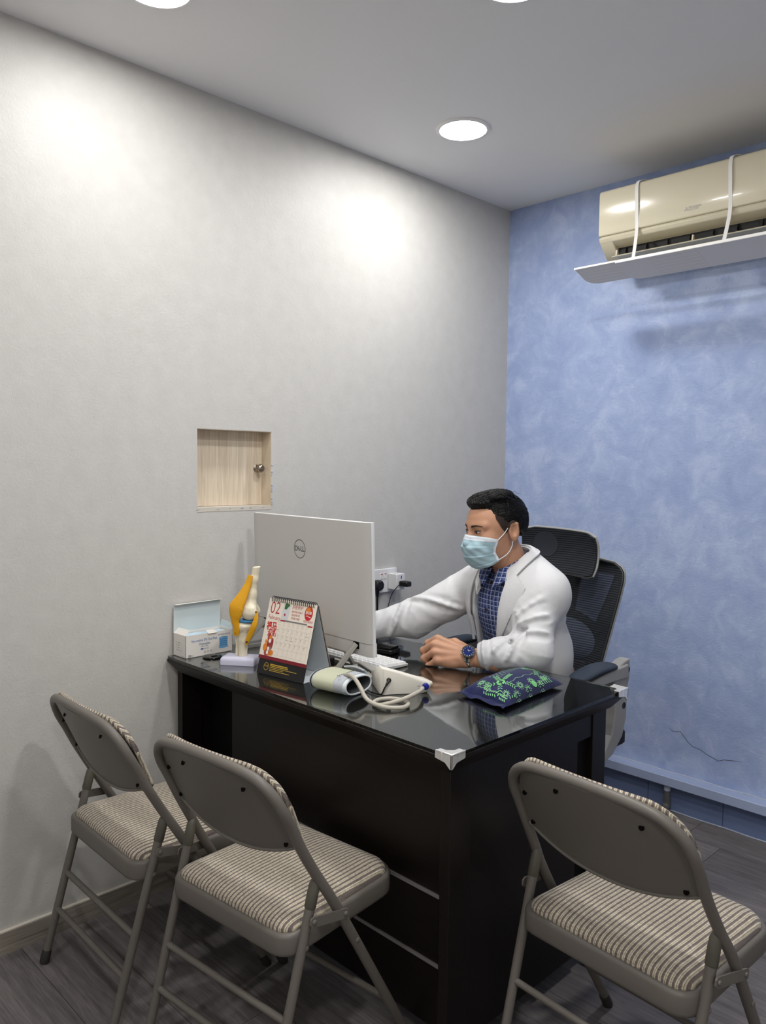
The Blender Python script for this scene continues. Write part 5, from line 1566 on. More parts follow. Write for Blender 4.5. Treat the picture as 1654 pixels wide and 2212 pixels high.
for s in (-1, 1):
    hd = s_sub(hd, s_ell(p, (s * 0.031, -0.104, 0.002), (0.018, 0.014, 0.010)), 0.010)
    hd = s_un(hd, s_ell(p, (s * 0.0315, -0.0770, 0.001), (0.0165, 0.0115, 0.0110)), 0.006)
    ear = s_ell(p, (s * 0.0800, 0.017, -0.006), (0.0085, 0.0200, 0.0340))
    ear = s_sub(ear, s_ell(p, (s * 0.0885, 0.0135, -0.002), (0.0090, 0.0120, 0.0220)), 0.003)
    ear = s_un(ear, s_cap(p, (s * 0.079, 0.000, 0.016), (s * 0.084, 0.029, 0.016), 0.0036), 0.004)
    ear = s_un(ear, s_cap(p, (s * 0.082, 0.030, 0.014), (s * 0.083, 0.024, -0.022), 0.0036), 0.004)
    hd = s_un(hd, ear, 0.006)
hd = s_un(hd, s_cap(p, (0, 0.014, -0.045), (0, 0.060, -0.175), 0.052, 0.062), 0.03)
Vh, Qh = surf_nets(hd, lo, h)
head_bvh = BVHTree.FromPolygons([tuple(v) for v in Vh], [tuple(q) for q in Qh])
Vh_w = Vh @ HM.T + Hc

HS = 1.13
def hand_sdf(p, wrist, dx, dz, side, spread=0.0, curl=1.0):
    dx = norm(dx); dz = np.array(dz, float); dz = norm(dz - dx * (dx @ dz)); ry = np.cross(dx, dz) * side
    def q(a, b, c): return wrist + (dx * a + ry * b + dz * c) * HS
    r = s_cap(p, q(-0.075, 0.0, -0.002), q(0.0, 0.0, -0.002), 0.0255, 0.0245)
    mc = [(0.094, 0.030, 0.003), (0.098, 0.009, 0.006), (0.092, -0.011, 0.002), (0.081, -0.029, -0.006)]
    for i, m_ in enumerate(mc):
        r = s_un(r, s_cap(p, q(0.005, m_[1] * 0.45, -0.006), q(m_[0] - 0.004, m_[1], m_[2] - 0.007), 0.019, 0.0125), 0.016)
        r = s_un(r, s_ell(p, q(m_[0] - 0.004, m_[1], m_[2]), (0.0105, 0.0105, 0.0105)), 0.008)
        r = s_un(r, s_cap(p, q(0.02, m_[1] * 0.55, 0.0095), q(m_[0] - 0.012, m_[1], m_[2] + 0.0035), 0.0030, 0.0036), 0.010)
    r = s_un(r, s_ell(p, q(0.045, -0.022, -0.016), (0.030, 0.020, 0.017)), 0.014)
    lens = [(0.043, 0.027, 0.020), (0.046, 0.030, 0.021), (0.043, 0.027, 0.020), (0.035, 0.021, 0.018)]
    fr_ = [0.0108, 0.0110, 0.0104, 0.0092]
    for i, m_ in enumerate(mc):
        a = np.array(q(*m_))
        dn = -0.30 - 0.10 * i
        d1 = norm(dx * (0.70 - 0.25 * (curl - 1)) - dz * 0.68 * curl + ry * dn * 0.75)
        b = a + d1 * lens[i][0]
        d2 = norm(-dx * 0.62 * curl - dz * 0.72 - ry * 0.10)
        c = b + d2 * lens[i][1]
        d3 = norm(-dx * 0.92 + dz * 0.28 + ry * 0.1)
        e = c + d3 * lens[i][2]
        f = s_cap(p, a, b, fr_[i] * 1.05, fr_[i])
        f = s_un(f, s_cap(p, b, c, fr_[i], fr_[i] * 0.92), 0.004)
        f = s_un(f, s_cap(p, c, e, fr_[i] * 0.92, fr_[i] * 0.78), 0.004)
        f = s_un(f, s_ell(p, b, (fr_[i] * 1.10,) * 3), 0.005)
        r = s_un(r, f, 0.0035)
    t0, t1, t2, t3 = q(0.018, 0.026, -0.016), q(0.052, 0.044, -0.026), q(0.080, 0.040, -0.032), q(0.098, 0.026, -0.036)
    th_ = s_cap(p, t0, t1, 0.0165, 0.0125)
    th_ = s_un(th_, s_cap(p, t1, t2, 0.0122, 0.0110), 0.006)
    th_ = s_un(th_, s_cap(p, t2, t3, 0.0108, 0.0086), 0.005)
    return s_un(r, th_, 0.008)
WL = np.array((0.748, -1.168, 0.789)); dxL = norm((-0.100, -0.046, 0.014)); dzL = np.array((0.42, -0.62, 0.62))
h2 = 0.0021
loL = np.array((0.555, -1.315, 0.745)); pL = grid_pts(loL, (0.845, -1.085, 0.872), h2)
hl = hand_sdf(pL, WL, dxL, dzL, 1.0)
hl = np.maximum(hl, -(pL[..., 2] - 0.7515))
hl = s_int(hl, -(pL[..., 2] - 0.7512), 0.004)
Vl, Ql = surf_nets(hl, loL, h2)
WR = np.array((0.285, -1.262, 0.812)); dxR = norm((-0.10, -0.10, -0.02)); dzR = np.array((0.1, -0.1, 0.98))
loR = np.array((0.12, -1.45, 0.745)); pR = grid_pts(loR, (0.40, -1.15, 0.88), 0.003)
hr_ = hand_sdf(pR, WR, dxR, dzR, -1.0, curl=0.7)
hr_ = s_int(hr_, -(pR[..., 2] - 0.7725), 0.004)
Vr, Qr = surf_nets(hr_, loR, 0.003)

def relax(V, Q, n):
    for _ in range(n):
        acc = np.zeros_like(V); c = np.zeros(len(V))
        for i in range(4):
            a, b = Q[:, i], Q[:, (i + 1) % 4]
            np.add.at(acc, a, V[b]); np.add.at(c, a, 1); np.add.at(acc, b, V[a]); np.add.at(c, b, 1)
        V = 0.5 * V + 0.5 * acc / np.maximum(c, 1)[:, None]
    return V
# forearm skin cores inside the sleeves and a chest core tie head and hands into one body
loC = np.array((0.25, -1.30, 0.50)); hC = 0.010
pC = grid_pts(loC, (1.05, -0.60, 1.09), hC)
core = s_ell(pC, (0.752, -0.93, 0.92), (0.145, 0.095, 0.15))
core = s_un(core, s_ell(pC, (0.752, -0.84, 0.66), (0.15, 0.11, 0.15)), 0.08)
core = s_un(core, s_cap(pC, (0.752, -0.945, 1.0), hw_((0, 0.055, -0.165)), 0.05, 0.055), 0.04)
for a, b, c in (((0.853, -0.975, 0.956), (0.906, -1.075, 0.818), WL), ((0.600, -0.960, 0.960), (0.462, -1.10, 0.852), WR)):
    core = s_un(core, s_cap(pC, (0.752, -0.95, 0.96), a, 0.04, 0.036), 0.04)
    core = s_un(core, s_cap(pC, a, b, 0.036, 0.030), 0.02)
    core = s_un(core, s_cap(pC, b, c, 0.030, 0.021), 0.02)
Vc, Qc = surf_nets(core, loC, hC)
parts_ = [(relax(Vh_w, Qh, 1), Qh), (relax(Vl, Ql, 2), Ql), (relax(Vr, Qr, 2), Qr), (Vc, Qc)]
VV, QQ, n0 = [], [], 0
for V, Q in parts_:
    VV.append(V); QQ.append(Q + n0); n0 += len(V)
VV, QQ = np.concatenate(VV) - PO, np.concatenate(QQ)
me = bpy.data.meshes.new('person')
me.from_pydata(VV.tolist(), [], QQ.tolist())
me.polygons.foreach_set('use_smooth', [True] * len(me.polygons))
me.materials.append(MATS['skin'])
ps = bpy.data.objects.new('person', me); COL.objects.link(ps)
ps.location = tuple(PO)
tag(ps, 'person in white coat, plaid shirt and blue face mask seated behind the desk', 'person')
def hpt(q): return tuple(hw_(q) - PO)
MH_ = Matrix([[HM[0][0], HM[0][1], HM[0][2], Hc[0] - PO[0]], [HM[1][0], HM[1][1], HM[1][2], Hc[1] - PO[1]], [HM[2][0], HM[2][1], HM[2][2], Hc[2] - PO[2]], [0, 0, 0, 1]])

# ---------------- hair
h = 0.0022
lo = np.array((-0.11, -0.135, -0.085)); p = grid_pts(lo, (0.11, 0.135, 0.155), h)
x, y, z = p[..., 0], p[..., 1], p[..., 2]
shell = s_ell(p, (0, 0.012, 0.035), (0.0815, 0.1005, 0.0825))
shell = s_un(shell, s_ell(p, (0.0, 0.038, 0.010), (0.0755, 0.071, 0.073)), 0.02)
q1 = s_ell(p, (-0.002, -0.052, 0.0920), (0.054, 0.035, 0.0225))
q1 = s_un(q1, s_ell(p, (0.010, 0.000, 0.1050), (0.060, 0.060, 0.0200)), 0.02)
g = np.interp(y, [-0.13, -0.085, -0.055, -0.038, -0.022, -0.008, 0.010, 0.028, 0.045, 0.07, 0.12], [0.078, 0.074, 0.066, 0.050, 0.032, 0.022, 0.024, 0.022, -0.010, -0.036, -0.045]).astype(np.float32)
# widow's peak and receding corners
g = g + 0.010 * np.exp(-((np.abs(x) - 0.040) / 0.018) ** 2) * (y < -0.03)
hair = s_int(shell, (g - z) * 0.7, 0.006)
hair = s_un(hair, s_int(q1, (0.074 - z), 0.006), 0.012)
sw = x * 0.75 + 0.55 * y + 0.25 * z
hair = hair + 0.0009 * np.sin(sw * 700 + 3.0 * np.sin(y * 60) + 2.0 * np.sin(z * 70)) * np.clip((z + 0.0) / 0.05, 0.15, 1) + 0.0008 * np.sin((x * 0.4 - y) * 300 + 2 * np.sin(z * 90))
ho = sdf_mesh('hair', hair, lo, h, MATS['hair_black'], ps, M=MH_, relax=1)
st_ = MB()
random.seed(12)
for k in range(26):
    a = random.uniform(-0.9, 2.6); r_ = random.uniform(0.02, 0.06)
    bx_, by_ = 0.012 + r_ * math.cos(a), 0.02 + r_ * math.sin(a)
    bz_ = 0.036 + 0.082 * math.sqrt(max(0.05, 1 - (bx_ / 0.083) ** 2 - ((by_ - 0.015) / 0.104) ** 2))
    ln_ = random.uniform(0.012, 0.028); dd = random.uniform(0, 6.28)
    pts = [(bx_, by_, bz_ - 0.004), (bx_ + 0.2 * ln_ * math.cos(dd), by_ + 0.2 * ln_ * math.sin(dd), bz_ + 0.35 * ln_), (bx_ + 0.7 * ln_ * math.cos(dd), by_ + 0.7 * ln_ * math.sin(dd), bz_ + 0.42 * ln_), (bx_ + 1.1 * ln_ * math.cos(dd), by_ + 1.1 * ln_ * math.sin(dd), bz_ + 0.15 * ln_)]
    S = spline(pts, 5)
    st_.tube([hpt(s_) for s_ in S], [0.00045 * (1 - 0.7 * i / len(S)) for i in range(len(S))], 5)
tag(st_.build('stray_hair', MATS['hair_black'], ho), kind='stuff')
# combed strands lying on the hair
Vq, Qq = surf_nets(hair, lo, h)
hair_bvh = BVHTree.FromPolygons([tuple(v) for v in Vq], [tuple(q) for q in Qq])
cs = MB()
random.seed(21)
for k in range(900):
    x0 = random.uniform(-0.075, 0.085); y0 = random.uniform(-0.085, 0.09); 
    hit = hair_bvh.ray_cast(Vector((x0, y0, 0.3)), Vector((0, 0, -1))) if random.random() < 0.6 else hair_bvh.ray_cast(Vector((0.3, y0, random.uniform(0.0, 0.09))), Vector((-1, 0, 0)))
    if hit[0] is None: continue
    c_ = np.array(hit[0]); pts = []
    dv = norm((0.30 + random.uniform(-0.2, 0.2), 0.85, 0.12 - (0.9 if c_[0] > 0.05 else 0.0) * max(0.0, 0.06 - c_[2]) / 0.06))
    for i in range(7):
        nr = hair_bvh.find_nearest(Vector(c_))
        nn = np.array(nr[1])
        if nn @ (np.array(nr[0]) - np.array((0, 0.012, 0.02))) < 0: nn = -nn
        c_ = np.array(nr[0]) + nn * 0.0006
        pts.append(hpt(c_ + nn * 0.0007 * math.sin(PI * i / 6)))
        dv = norm(dv - nn * (dv @ nn))
        c_ = c_ + dv * 0.0075
    cs.tube(pts, [0.0003, 0.0007, 0.0009, 0.0009, 0.0008, 0.0006, 0.0002], 4)
tag(cs.build('combed_hair', MATS['hair_black'], ho, smooth=180), kind='stuff')
# clipped hair at the temples and nape, hugging the scalp
def scalp(x_, y_, z_, off):
    # cast from outside towards the axis
    o = Vector((math.copysign(0.16, x_), y_, z_)); hit = head_bvh.ray_cast(o, Vector((-math.copysign(1, x_), 0, 0)))
    if hit[0] is None:
        return (x_, y_, z_)
    nn = hit[1]
    if nn.x * x_ < 0: nn = -nn
    q = hit[0] + nn * off
    return tuple(q)
for s in (-1, 1):
    def side(u, v, s=s):
        y_ = -0.040 + 0.102 * u
        zb = float(np.interp(y_, [-0.040, -0.026, -0.014, -0.006, 0.004, 0.030, 0.036, 0.062], [0.040, 0.010, -0.004, -0.012, 0.018, 0.024, -0.020, -0.042]))
        zt = float(np.interp(y_, [-0.040, 0.0, 0.062], [0.058, 0.055, 0.030]))
        return hpt(scalp(s * 0.05, y_, zb + (zt - zb) * v, 0.0022))
    MB().grid(side, 26, 10).build('clipped_hair', MATS['hair_short'], ho, smooth=180)

# ---------------- eyes and brows
def face(x_, z_, off):
    hit = head_bvh.ray_cast(Vector((x_, -0.3, z_)), Vector((0, 1, 0)))
    nn = hit[1]
    if nn.y > 0: nn = -nn
    return hpt(hit[0] + nn * off)
for s in (-1, 1):
    def almond(u, v, s=s, w=0.0128, hh=0.0038):
        t = 2 * u - 1
        top_, bot_ = hh * (1 - t * t) ** 0.75, -hh * 0.55 * (1 - t * t)
        return face(s * 0.0315 + w * t, 0.0005 + 0.0022 * s * t + bot_ + (top_ - bot_) * v, 0.0009)
    ey = MB().grid(almond, 14, 5).build('eye', MATS['eye_white'], ps, smooth=180)
    ic = s * 0.0315 + (-0.004)
    MB().grid(lambda u, v: face(ic + 0.0043 * v * math.cos(2 * PI * u), 0.0012 + min(0.0030, 0.0043 * v * math.sin(2 * PI * u)) if True else 0, 0.0014), 16, 3).build('iris', MATS['eye_dark'], ey, smooth=180)
    lid = [face(s * 0.0315 + 0.0140 * t, 0.0005 + 0.0022 * s * t + 0.0044 * (1 - t * t) ** 0.75, 0.0012) for t in np.linspace(-1, 1, 14)]
    MB().tube(lid, [0.0005] + [0.0011] * 12 + [0.0005], 6).build('lash_line', MATS['lash'], ey)
    crease = [face(s * 0.0315 + 0.0150 * t, 0.0045 + 0.0022 * s * t + 0.0040 * (1 - t * t), 0.0004) for t in np.linspace(-1, 1, 12)]
    MB().tube(crease, 0.0005, 6).build('lid_crease', MATS['hair_short'], ey)
    def brow(u, v, s=s):
        x_ = s * (0.0125 + 0.040 * u)
        zc = 0.0195 + 0.0055 * math.sin(u * 2.3) - 0.004 * u
        wz = 0.0036 * (1 - 0.75 * u) * min(1, u * 8 + 0.4)
        return face(x_, zc + wz * (2 * v - 1), 0.0012)
    MB().grid(brow, 14, 4).build('eyebrow', MATS['hair_short'], ps, smooth=180)

# ---------------- face mask
def mk(u, v, off=0.0):
    t = (2 * u - 1)
    th_ = t * PI / 2 * 0.96
    yc = float(np.interp(v, [0, 0.12, 0.36, 0.62, 0.86, 1.0], [-0.1090, -0.1140, -0.1235, -0.1200, -0.1080, -0.0900]))
    ys = float(np.interp(v, [0, 0.6, 0.8, 1.0], [-0.034, -0.038, -0.030, -0.026]))
    xs = float(np.interp(v, [0, 0.3, 0.7, 1.0], [0.0690, 0.0670, 0.0620, 0.0600]))
    zc = 0.0 - 0.006 - 0.114 * v
    zs = -0.030 - 0.060 * v
    e = abs(math.sin(th_))
    sharp = 0.72 + 0.55 * max(0, 0.30 - v)
    c = math.cos(th_) ** sharp if math.cos(th_) > 0 else 0
    x_ = xs * math.sin(th_)
    if v < 0.3:
        c = c * (1 - 0.10 * math.sin(min(1, e * 1.2) * PI) * (0.3 - v) / 0.3)
    y_ = ys + (yc - ys) * c
    z_ = zs + (zc - zs) * c ** 0.8
    pl_ = (v * 3.3) % 1.0
    pleat = 0.0028 * (1 - pl_) * (0.12 < v < 0.97) * (0.35 + 0.65 * c)
    wr = 0.0010 * math.sin(t * 9 + v * 14) + 0.0008 * math.sin(t * 17 - v * 23)
    nrm_ = norm((math.sin(th_), -max(0.25, c), 0))
    q = np.array((x_, y_, z_)) + nrm_ * (pleat + wr)
    near = head_bvh.find_nearest(Vector(q))
    nn = np.array(near[1]); lc = np.array(near[0])
    if nn @ (lc - np.array((0, -0.01, -0.03))) < 0: nn = -nn
    gap = (q - lc) @ nn
    if gap < 0.0035: q = q + nn * (0.0035 - gap)
    q = q + nrm_ * off
    return hpt(q)
mask = MB().grid(lambda u, v: mk(u, v), 44, 60, thick=0.0008).build('face_mask', MATS['mask_blue'], ps, smooth=180)
MB().grid(lambda u, v: mk(u, 0.002 + 0.125 * v, 0.0018), 44, 8).build('white_nose_band', MATS['mask_white'], mask, smooth=180)
for v0 in (0.045, 0.075, 0.105):
    MB().grid(lambda u, v: mk(u, v0 + 0.006 * v, 0.0024), 44, 1).build('stitch_line', MATS['mask_seam'], mask, smooth=180)
for u0 in (0.0, 0.975):
    MB().grid(lambda u, v: mk(u0 + 0.025 * u, v, 0.0014), 1, 40).build('side_seam', MATS['mask_white'], mask, smooth=180)
for s in (-1, 1):
    u_ = 0.99 if s > 0 else 0.01
    a, b = np.array(mk(u_, 0.05)), np.array(mk(u_, 0.95))
    top_ = [a, np.array(hpt((s * 0.0735, -0.016, -0.010))), np.array(hpt((s * 0.0790, 0.002, 0.014))), np.array(hpt((s * 0.0800, 0.014, 0.026)))]
    bot_ = [b, np.array(hpt((s * 0.0690, -0.012, -0.080))), np.array(hpt((s * 0.0755, 0.004, -0.060))), np.array(hpt((s * 0.0770, 0.012, -0.036)))]
    for pts in (top_, bot_):
        MB().tube(spline(pts, 6), 0.0013, 8).build('ear_loop', MATS['mask_white'], mask)

# ---------------- coat, shirt, trousers
yaw = math.radians(-8)
TO = np.array((0.752, -0.935, 0.0), np.float32)
ca, sa = math.cos(yaw), math.sin(yaw)
Rt = np.array([[ca, -sa, 0], [sa, ca, 0], [0, 0, 1]], np.float32)
def torso(p, g):
    q = (p - TO) @ Rt
    d = s_ell(q, (0, 0.0, 0.925), (0.150 + g, 0.116 + g, 0.150 + g))
    d = s_un(d, s_ell(q, (0, 0.045, 0.745), (0.143 + g, 0.130 + g, 0.165 + g)), 0.06)
    d = s_un(d, s_ell(q, (0, 0.130, 0.585), (0.146 + g, 0.132 + g, 0.100 + g)), 0.06)
    d = s_un(d, s_cap(q, (-0.125, -0.005, 0.968), (0.125, -0.005, 0.968), 0.055 + g), 0.05)
    for s in (-1, 1):
        d = s_un(d, s_cap(q, (s * 0.02, 0.0, 1.032), (s * 0.130, -0.005, 0.980), 0.044 + g), 0.04)
    return d
def seg(p, a, b):
    a = np.array(a, np.float32); b = np.array(b, np.float32); ba = b - a
    t = ((p - a) @ ba) / (ba @ ba)
    return t
arms = {'L': ((0.853, -0.975, 0.956), (0.906, -1.075, 0.820), WL + np.array((0.030, 0.014, 0.004))), 'R': ((0.604, -0.965, 0.960), (0.462, -1.100, 0.852), WR + np.array((0.035, 0.03, 0.004)))}
hS = 0.0045
lo = np.array((0.22, -1.32, 0.500)); p = grid_pts(lo, (1.07, -0.62, 1.105), hS)
shirt = torso(p, -0.004)
neckc = hw_((0, 0.050, -0.140))
# keep the shirt clear of the neck
shirt = s_sub(shirt, s_cap(p, (0.752, -0.965, 1.02), tuple(neckc + np.array((0, 0, 0.03))), 0.050, 0.056), 0.006)
coat0 = torso(p, 0.014)
cut_neck = s_cap(p, (0.745, -0.985, 1.055), tuple(neckc + np.array((0, 0, 0.05))), 0.060, 0.068)
coat = coat0
FOLDS = {
 'L': [(0, [(0.74, 85), (0.52, 45), (0.20, -20)]), (0, [(0.80, 85), (0.68, 35), (0.48, -35)]), (0, [(0.88, 80), (0.86, 25), (0.78, -45)]),
       (1, [(0.10, 80), (0.24, 30), (0.44, -20)]), (1, [(0.18, 85), (0.44, 45), (0.72, 5)]), (1, [(0.86, -120), (0.87, -30), (0.86, 70)])],
 'R': [(0, [(0.85, 70), (0.62, 20), (0.32, -40)]), (1, [(0.12, 65), (0.28, 0), (0.46, -60)]), (1, [(0.58, 55), (0.70, 0), (0.74, -55)])]}
CAMP = np.array((2.2168, -2.9783, 1.35))
def folds(F, a, b, c, spec):
    for sg, pts in spec:
        A, B = (a, b) if sg == 0 else (b, c)
        ra_, rb_ = (0.070, 0.057) if sg == 0 else (0.056, 0.0405)
        ax_ = norm(B - A); cd = CAMP - A; cd = norm(cd - ax_ * (cd @ ax_)); sd_ = np.cross(ax_, cd)
        def at3(t, ph, dr):
            r_ = ra_ + (rb_ - ra_) * t + dr
            return A + (B - A) * t + r_ * (math.cos(math.radians(ph)) * cd + math.sin(math.radians(ph)) * sd_)
        S = spline([(t, ph / 60.0, 0) for t, ph in pts], 4)
        n_ = len(S)
        for i in range(n_ - 1):
            w0, w1 = math.sin(PI * (i + 0.3) / n_), math.sin(PI * min(i + 1.3, n_ - 0.1) / n_)
            for dt, dr, rr, add in ((0.0, 0.0010, 0.0052, True), (0.10, 0.0072, 0.0064, False), (-0.10, 0.0082, 0.0064, False)):
                p0 = at3(S[i][0] + dt, S[i][1] * 60, dr); p1 = at3(S[i + 1][0] + dt, S[i + 1][1] * 60, dr)
                lo_ = np.minimum(p0, p1) - 0.035; hi_ = np.maximum(p0, p1) + 0.035
                i0 = np.clip(((lo_ - lo) / hS).astype(int), 0, None); i1 = np.ceil((hi_ - lo) / hS).astype(int)
                sl_ = tuple(slice(i0[k], max(i1[k], i0[k] + 1)) for k in range(3))
                sub_ = F[sl_]
                if sub_.size == 0: continue
                cp = s_cap(p[sl_], p0, p1, rr * (0.35 + 0.65 * w0), rr * (0.35 + 0.65 * w1))
                F[sl_] = s_un(sub_, cp, 0.012) if add else s_sub(sub_, cp, 0.014)
    return F
for key, (a, b, c) in arms.items():
    a, b, c = [np.array(q, np.float32) for q in (a, b, c)]
    tu, tf = seg(p, a, b), seg(p, b, c)
    up = s_cap(p, a, b, 0.070, 0.057)
    fo = s_cap(p, b, c + (c - b) * 0.4, 0.056, 0.033)
    # folds: spiral ridges that tighten towards the elbow
    def ang(tseg, a_, b_):
        ax = norm(b_ - a_); e1 = norm(np.cross(ax, (0.3, 0.2, 1))); e2 = np.cross(ax, e1)
        r_ = p - a_
        return np.arctan2(r_ @ e2.astype(np.float32), r_ @ e1.astype(np.float32))
    au, af = ang(tu, a, b), ang(tf, b, c)
    msk = np.clip(0.55 + 0.75 * wob(p, 24, 0.4 if key == 'L' else 1.9), 0.0, 1.2)
    wv_ = 0.9 * wob(p, 17, 2.2)
    ru = 1 - np.abs(np.sin(PI * (1.9 * tu + 0.75 * np.sin(au + 0.6) + 0.25 * np.sin(2 * au) + wv_)))
    rf = 1 - np.abs(np.sin(PI * (1.7 * tf + 0.70 * np.sin(af + 2.1) + 0.2 * np.sin(3 * af) + wv_)))
    up = up - 0.0070 * msk * ru ** 4 * np.clip(tu * 1.4, 0.1, 1)
    fo = fo - 0.0060 * msk * rf ** 4 * np.clip(1.15 - tf, 0.12, 1)
    ax = norm(c - b).astype(np.float32)
    fo = s_int(fo, (p - c) @ ax, 0.003)
    arm = s_un(up, fo, 0.030)
    arm = folds(arm, a, b, c, FOLDS[key])
    coat = s_un(coat, arm, 0.024)
coat_uncut = coat
# hem folds over the lap and a gentle drape
coat = coat - 0.0025 * (1 - np.abs(np.sin((p[..., 0] * 26 + 6 * p[..., 2] + 2.0 * np.sin(p[..., 2] * 14))))) ** 2 * (p[..., 2] < 0.93)
coat = coat + 0.0016 * wob(p, 32, 0.7)
z = p[..., 2]; x = p[..., 0]
xl = np.interp(z, [0.50, 0.80, 1.03, 1.10], [0.615, 0.650, 0.672, 0.700]).astype(np.float32)
xr = np.interp(z, [0.50, 0.82, 1.03, 1.10], [0.720, 0.768, 0.802, 0.812]).astype(np.float32)
wedge = np.maximum(np.maximum(xl - x, x - xr), p[..., 1] + 0.965)
coat = s_sub(coat, wedge, 0.006)
coat = s_sub(coat, cut_neck, 0.006)
coat = np.maximum(coat, -(z - 0.502))
# never dip into the desk
desk = np.maximum(0.7525 - z, 0)
coat = np.maximum(coat, np.where((p[..., 1] < -1.012), 0.7525 - z, -1.0))
coat = s_int(coat, np.maximum(-1.010 - p[..., 1], -1) * (z < 0.752) + (z >= 0.752) * -0.02, 0.002)
co = sdf_mesh('coat', coat, lo, hS, MATS['white_coat'], ps, origin=PO, relax=1)
shirt = np.maximum(shirt, -(z - 0.503))
sh = sdf_mesh('shirt', shirt, lo, hS, MATS['plaid_shirt'], ps, origin=PO, relax=1)
p2 = p[::2, ::2, ::2]
Vt, Qt = surf_nets(torso(p2, 0.0145), lo, hS * 2)
coat_bvh = BVHTree.FromPolygons([tuple(v) for v in Vt], [tuple(q) for q in Qt])
Vs, Qs = surf_nets(torso(p2, -0.004), lo, hS * 2)
shirt_bvh = BVHTree.FromPolygons([tuple(v) for v in Vs], [tuple(q) for q in Qs])
fdir = Vector((math.sin(math.radians(8)), math.cos(math.radians(8)), 0))
def on(bvh, x_, z_, off, yref=-1.04):
    o = Vector((x_, yref, z_)) - fdir * 0.5
    hit = bvh.ray_cast(o, fdir)
    if hit[0] is None:
        return np.array((x_, yref + 0.06, z_)) - PO
    nn = hit[1]
    if nn.dot(fdir) > 0: nn = -nn
    return np.array(hit[0] + nn * off) - PO
def strip_on(bvh, ca_, cb_, n, m_, off, thick, name, mt, parent, bow=0.0):
    A, B = spline(ca_, n), spline(cb_, n)
    k = min(len(A), len(B)) - 1
    def f(u, v):
        i = u * k; i0 = min(int(i), k - 1); fr_ = i - i0
        a = A[i0] * (1 - fr_) + A[i0 + 1] * fr_; b = B[i0] * (1 - fr_) + B[i0 + 1] * fr_
        q = a * (1 - v) + b * v
        return on(bvh, q[0], q[1], off + bow * math.sin(PI * v))
    return MB().grid(f, 28, m_, thick=thick).build(name, mt, parent, smooth=60)
wc = MATS['white_coat']
# his left lapel (towards the camera side)
strip_on(coat_bvh, [(0.803, 1.040), (0.797, 1.000), (0.785, 0.915), (0.764, 0.815)], [(0.860, 0.992), (0.853, 0.972), (0.822, 0.905), (0.772, 0.812)], 8, 8, 0.0085, 0.004, 'lapel', wc, co, 0.004)
strip_on(coat_bvh, [(0.672, 1.030), (0.664, 0.985), (0.656, 0.900), (0.650, 0.805)], [(0.622, 0.985), (0.617, 0.960), (0.622, 0.890), (0.644, 0.802)], 8, 8, 0.0085, 0.004, 'lapel', wc, co, 0.004)
# coat collar wrapped round the neck
nb_ = np.array((0.7455, -0.972, 0.0))
def collar(u, v):
    a = math.radians(-62 + 304 * u)         # from his left front, round the back, to his right front
    # angle measured from his front-left; 0 = +x (left side)
    r0, r1 = 0.064, 0.096
    front = max(0, -math.sin(a))
    back_ = max(0, math.sin(a))
    zi = 1.088 + 0.012 * back_ - 0.050 * front ** 1.2
    zo = 1.036 - 0.004 * back_ - 0.040 * front
    r = r0 + (r1 - r0) * v + 0.010 * front * v
    z_ = zi + (zo - zi) * v ** 1.25
    q = nb_ + np.array((r * math.cos(a) * 1.02, r * math.sin(a) * 0.90, z_))
    hit = coat_bvh.ray_cast(Vector((q[0], q[1], 1.4)), Vector((0, 0, -1)))
    if hit[0] is not None and v > 0.25:
        w_ = ((v - 0.25) / 0.75) ** 0.8
        q[2] = max((1 - w_) * q[2] + w_ * (hit[0].z + 0.007), hit[0].z + 0.006)
    return q - PO
MB().grid(collar, 56, 10, thick=0.0045).build('coat_collar', wc, co, smooth=60)
# shirt collar
def scol(u, v):
    a = math.radians(-78 + 336 * u)
    front = max(0, -math.sin(a)); back_ = max(0, math.sin(a))
    nc = np.array((0.7440, -0.985, 0.0))
    r0, r1 = 0.060, 0.072
    zi = 1.078 + 0.008 * back_ - 0.040 * front ** 1.3
    zo = zi - 0.030 - 0.022 * front ** 3
    r = r0 + (r1 - r0) * v + 0.008 * front * v
    return nc + np.array((r * math.cos(a), r * math.sin(a) * 0.98 - 0.010 * front * v, zi + (zo - zi) * v)) - PO
MB().grid(scol, 60, 6, thick=0.0025).build('shirt_collar', MATS['plaid_shirt'], sh, smooth=60)
for zc, xc in ((0.993, 0.724), (0.909, 0.714), (0.826, 0.706)):
    c = on(shirt_bvh, xc, zc, 0.001)
    MB(T(*c) @ RX(PI / 2 - 0.1)).lathe([(0.0052, -0.001), (0.0052, 0.0015), (0.0040, 0.0022), (0.0030, 0.0015), (0.0005, 0.0015)], 16).build('button', MATS['button_dark'], sh, smooth=40)
strip_on(shirt_bvh, [(0.7315, 1.030), (0.722, 0.930), (0.712, 0.810)], [(0.7330, 1.030), (0.7235, 0.930), (0.7135, 0.810)], 10, 1, 0.0006, 0.0006, 'placket_edge', MATS['shirt_dark'], sh)
# seams: shoulder-to-cuff line and breast pocket
sl = arms['L']
loP = []
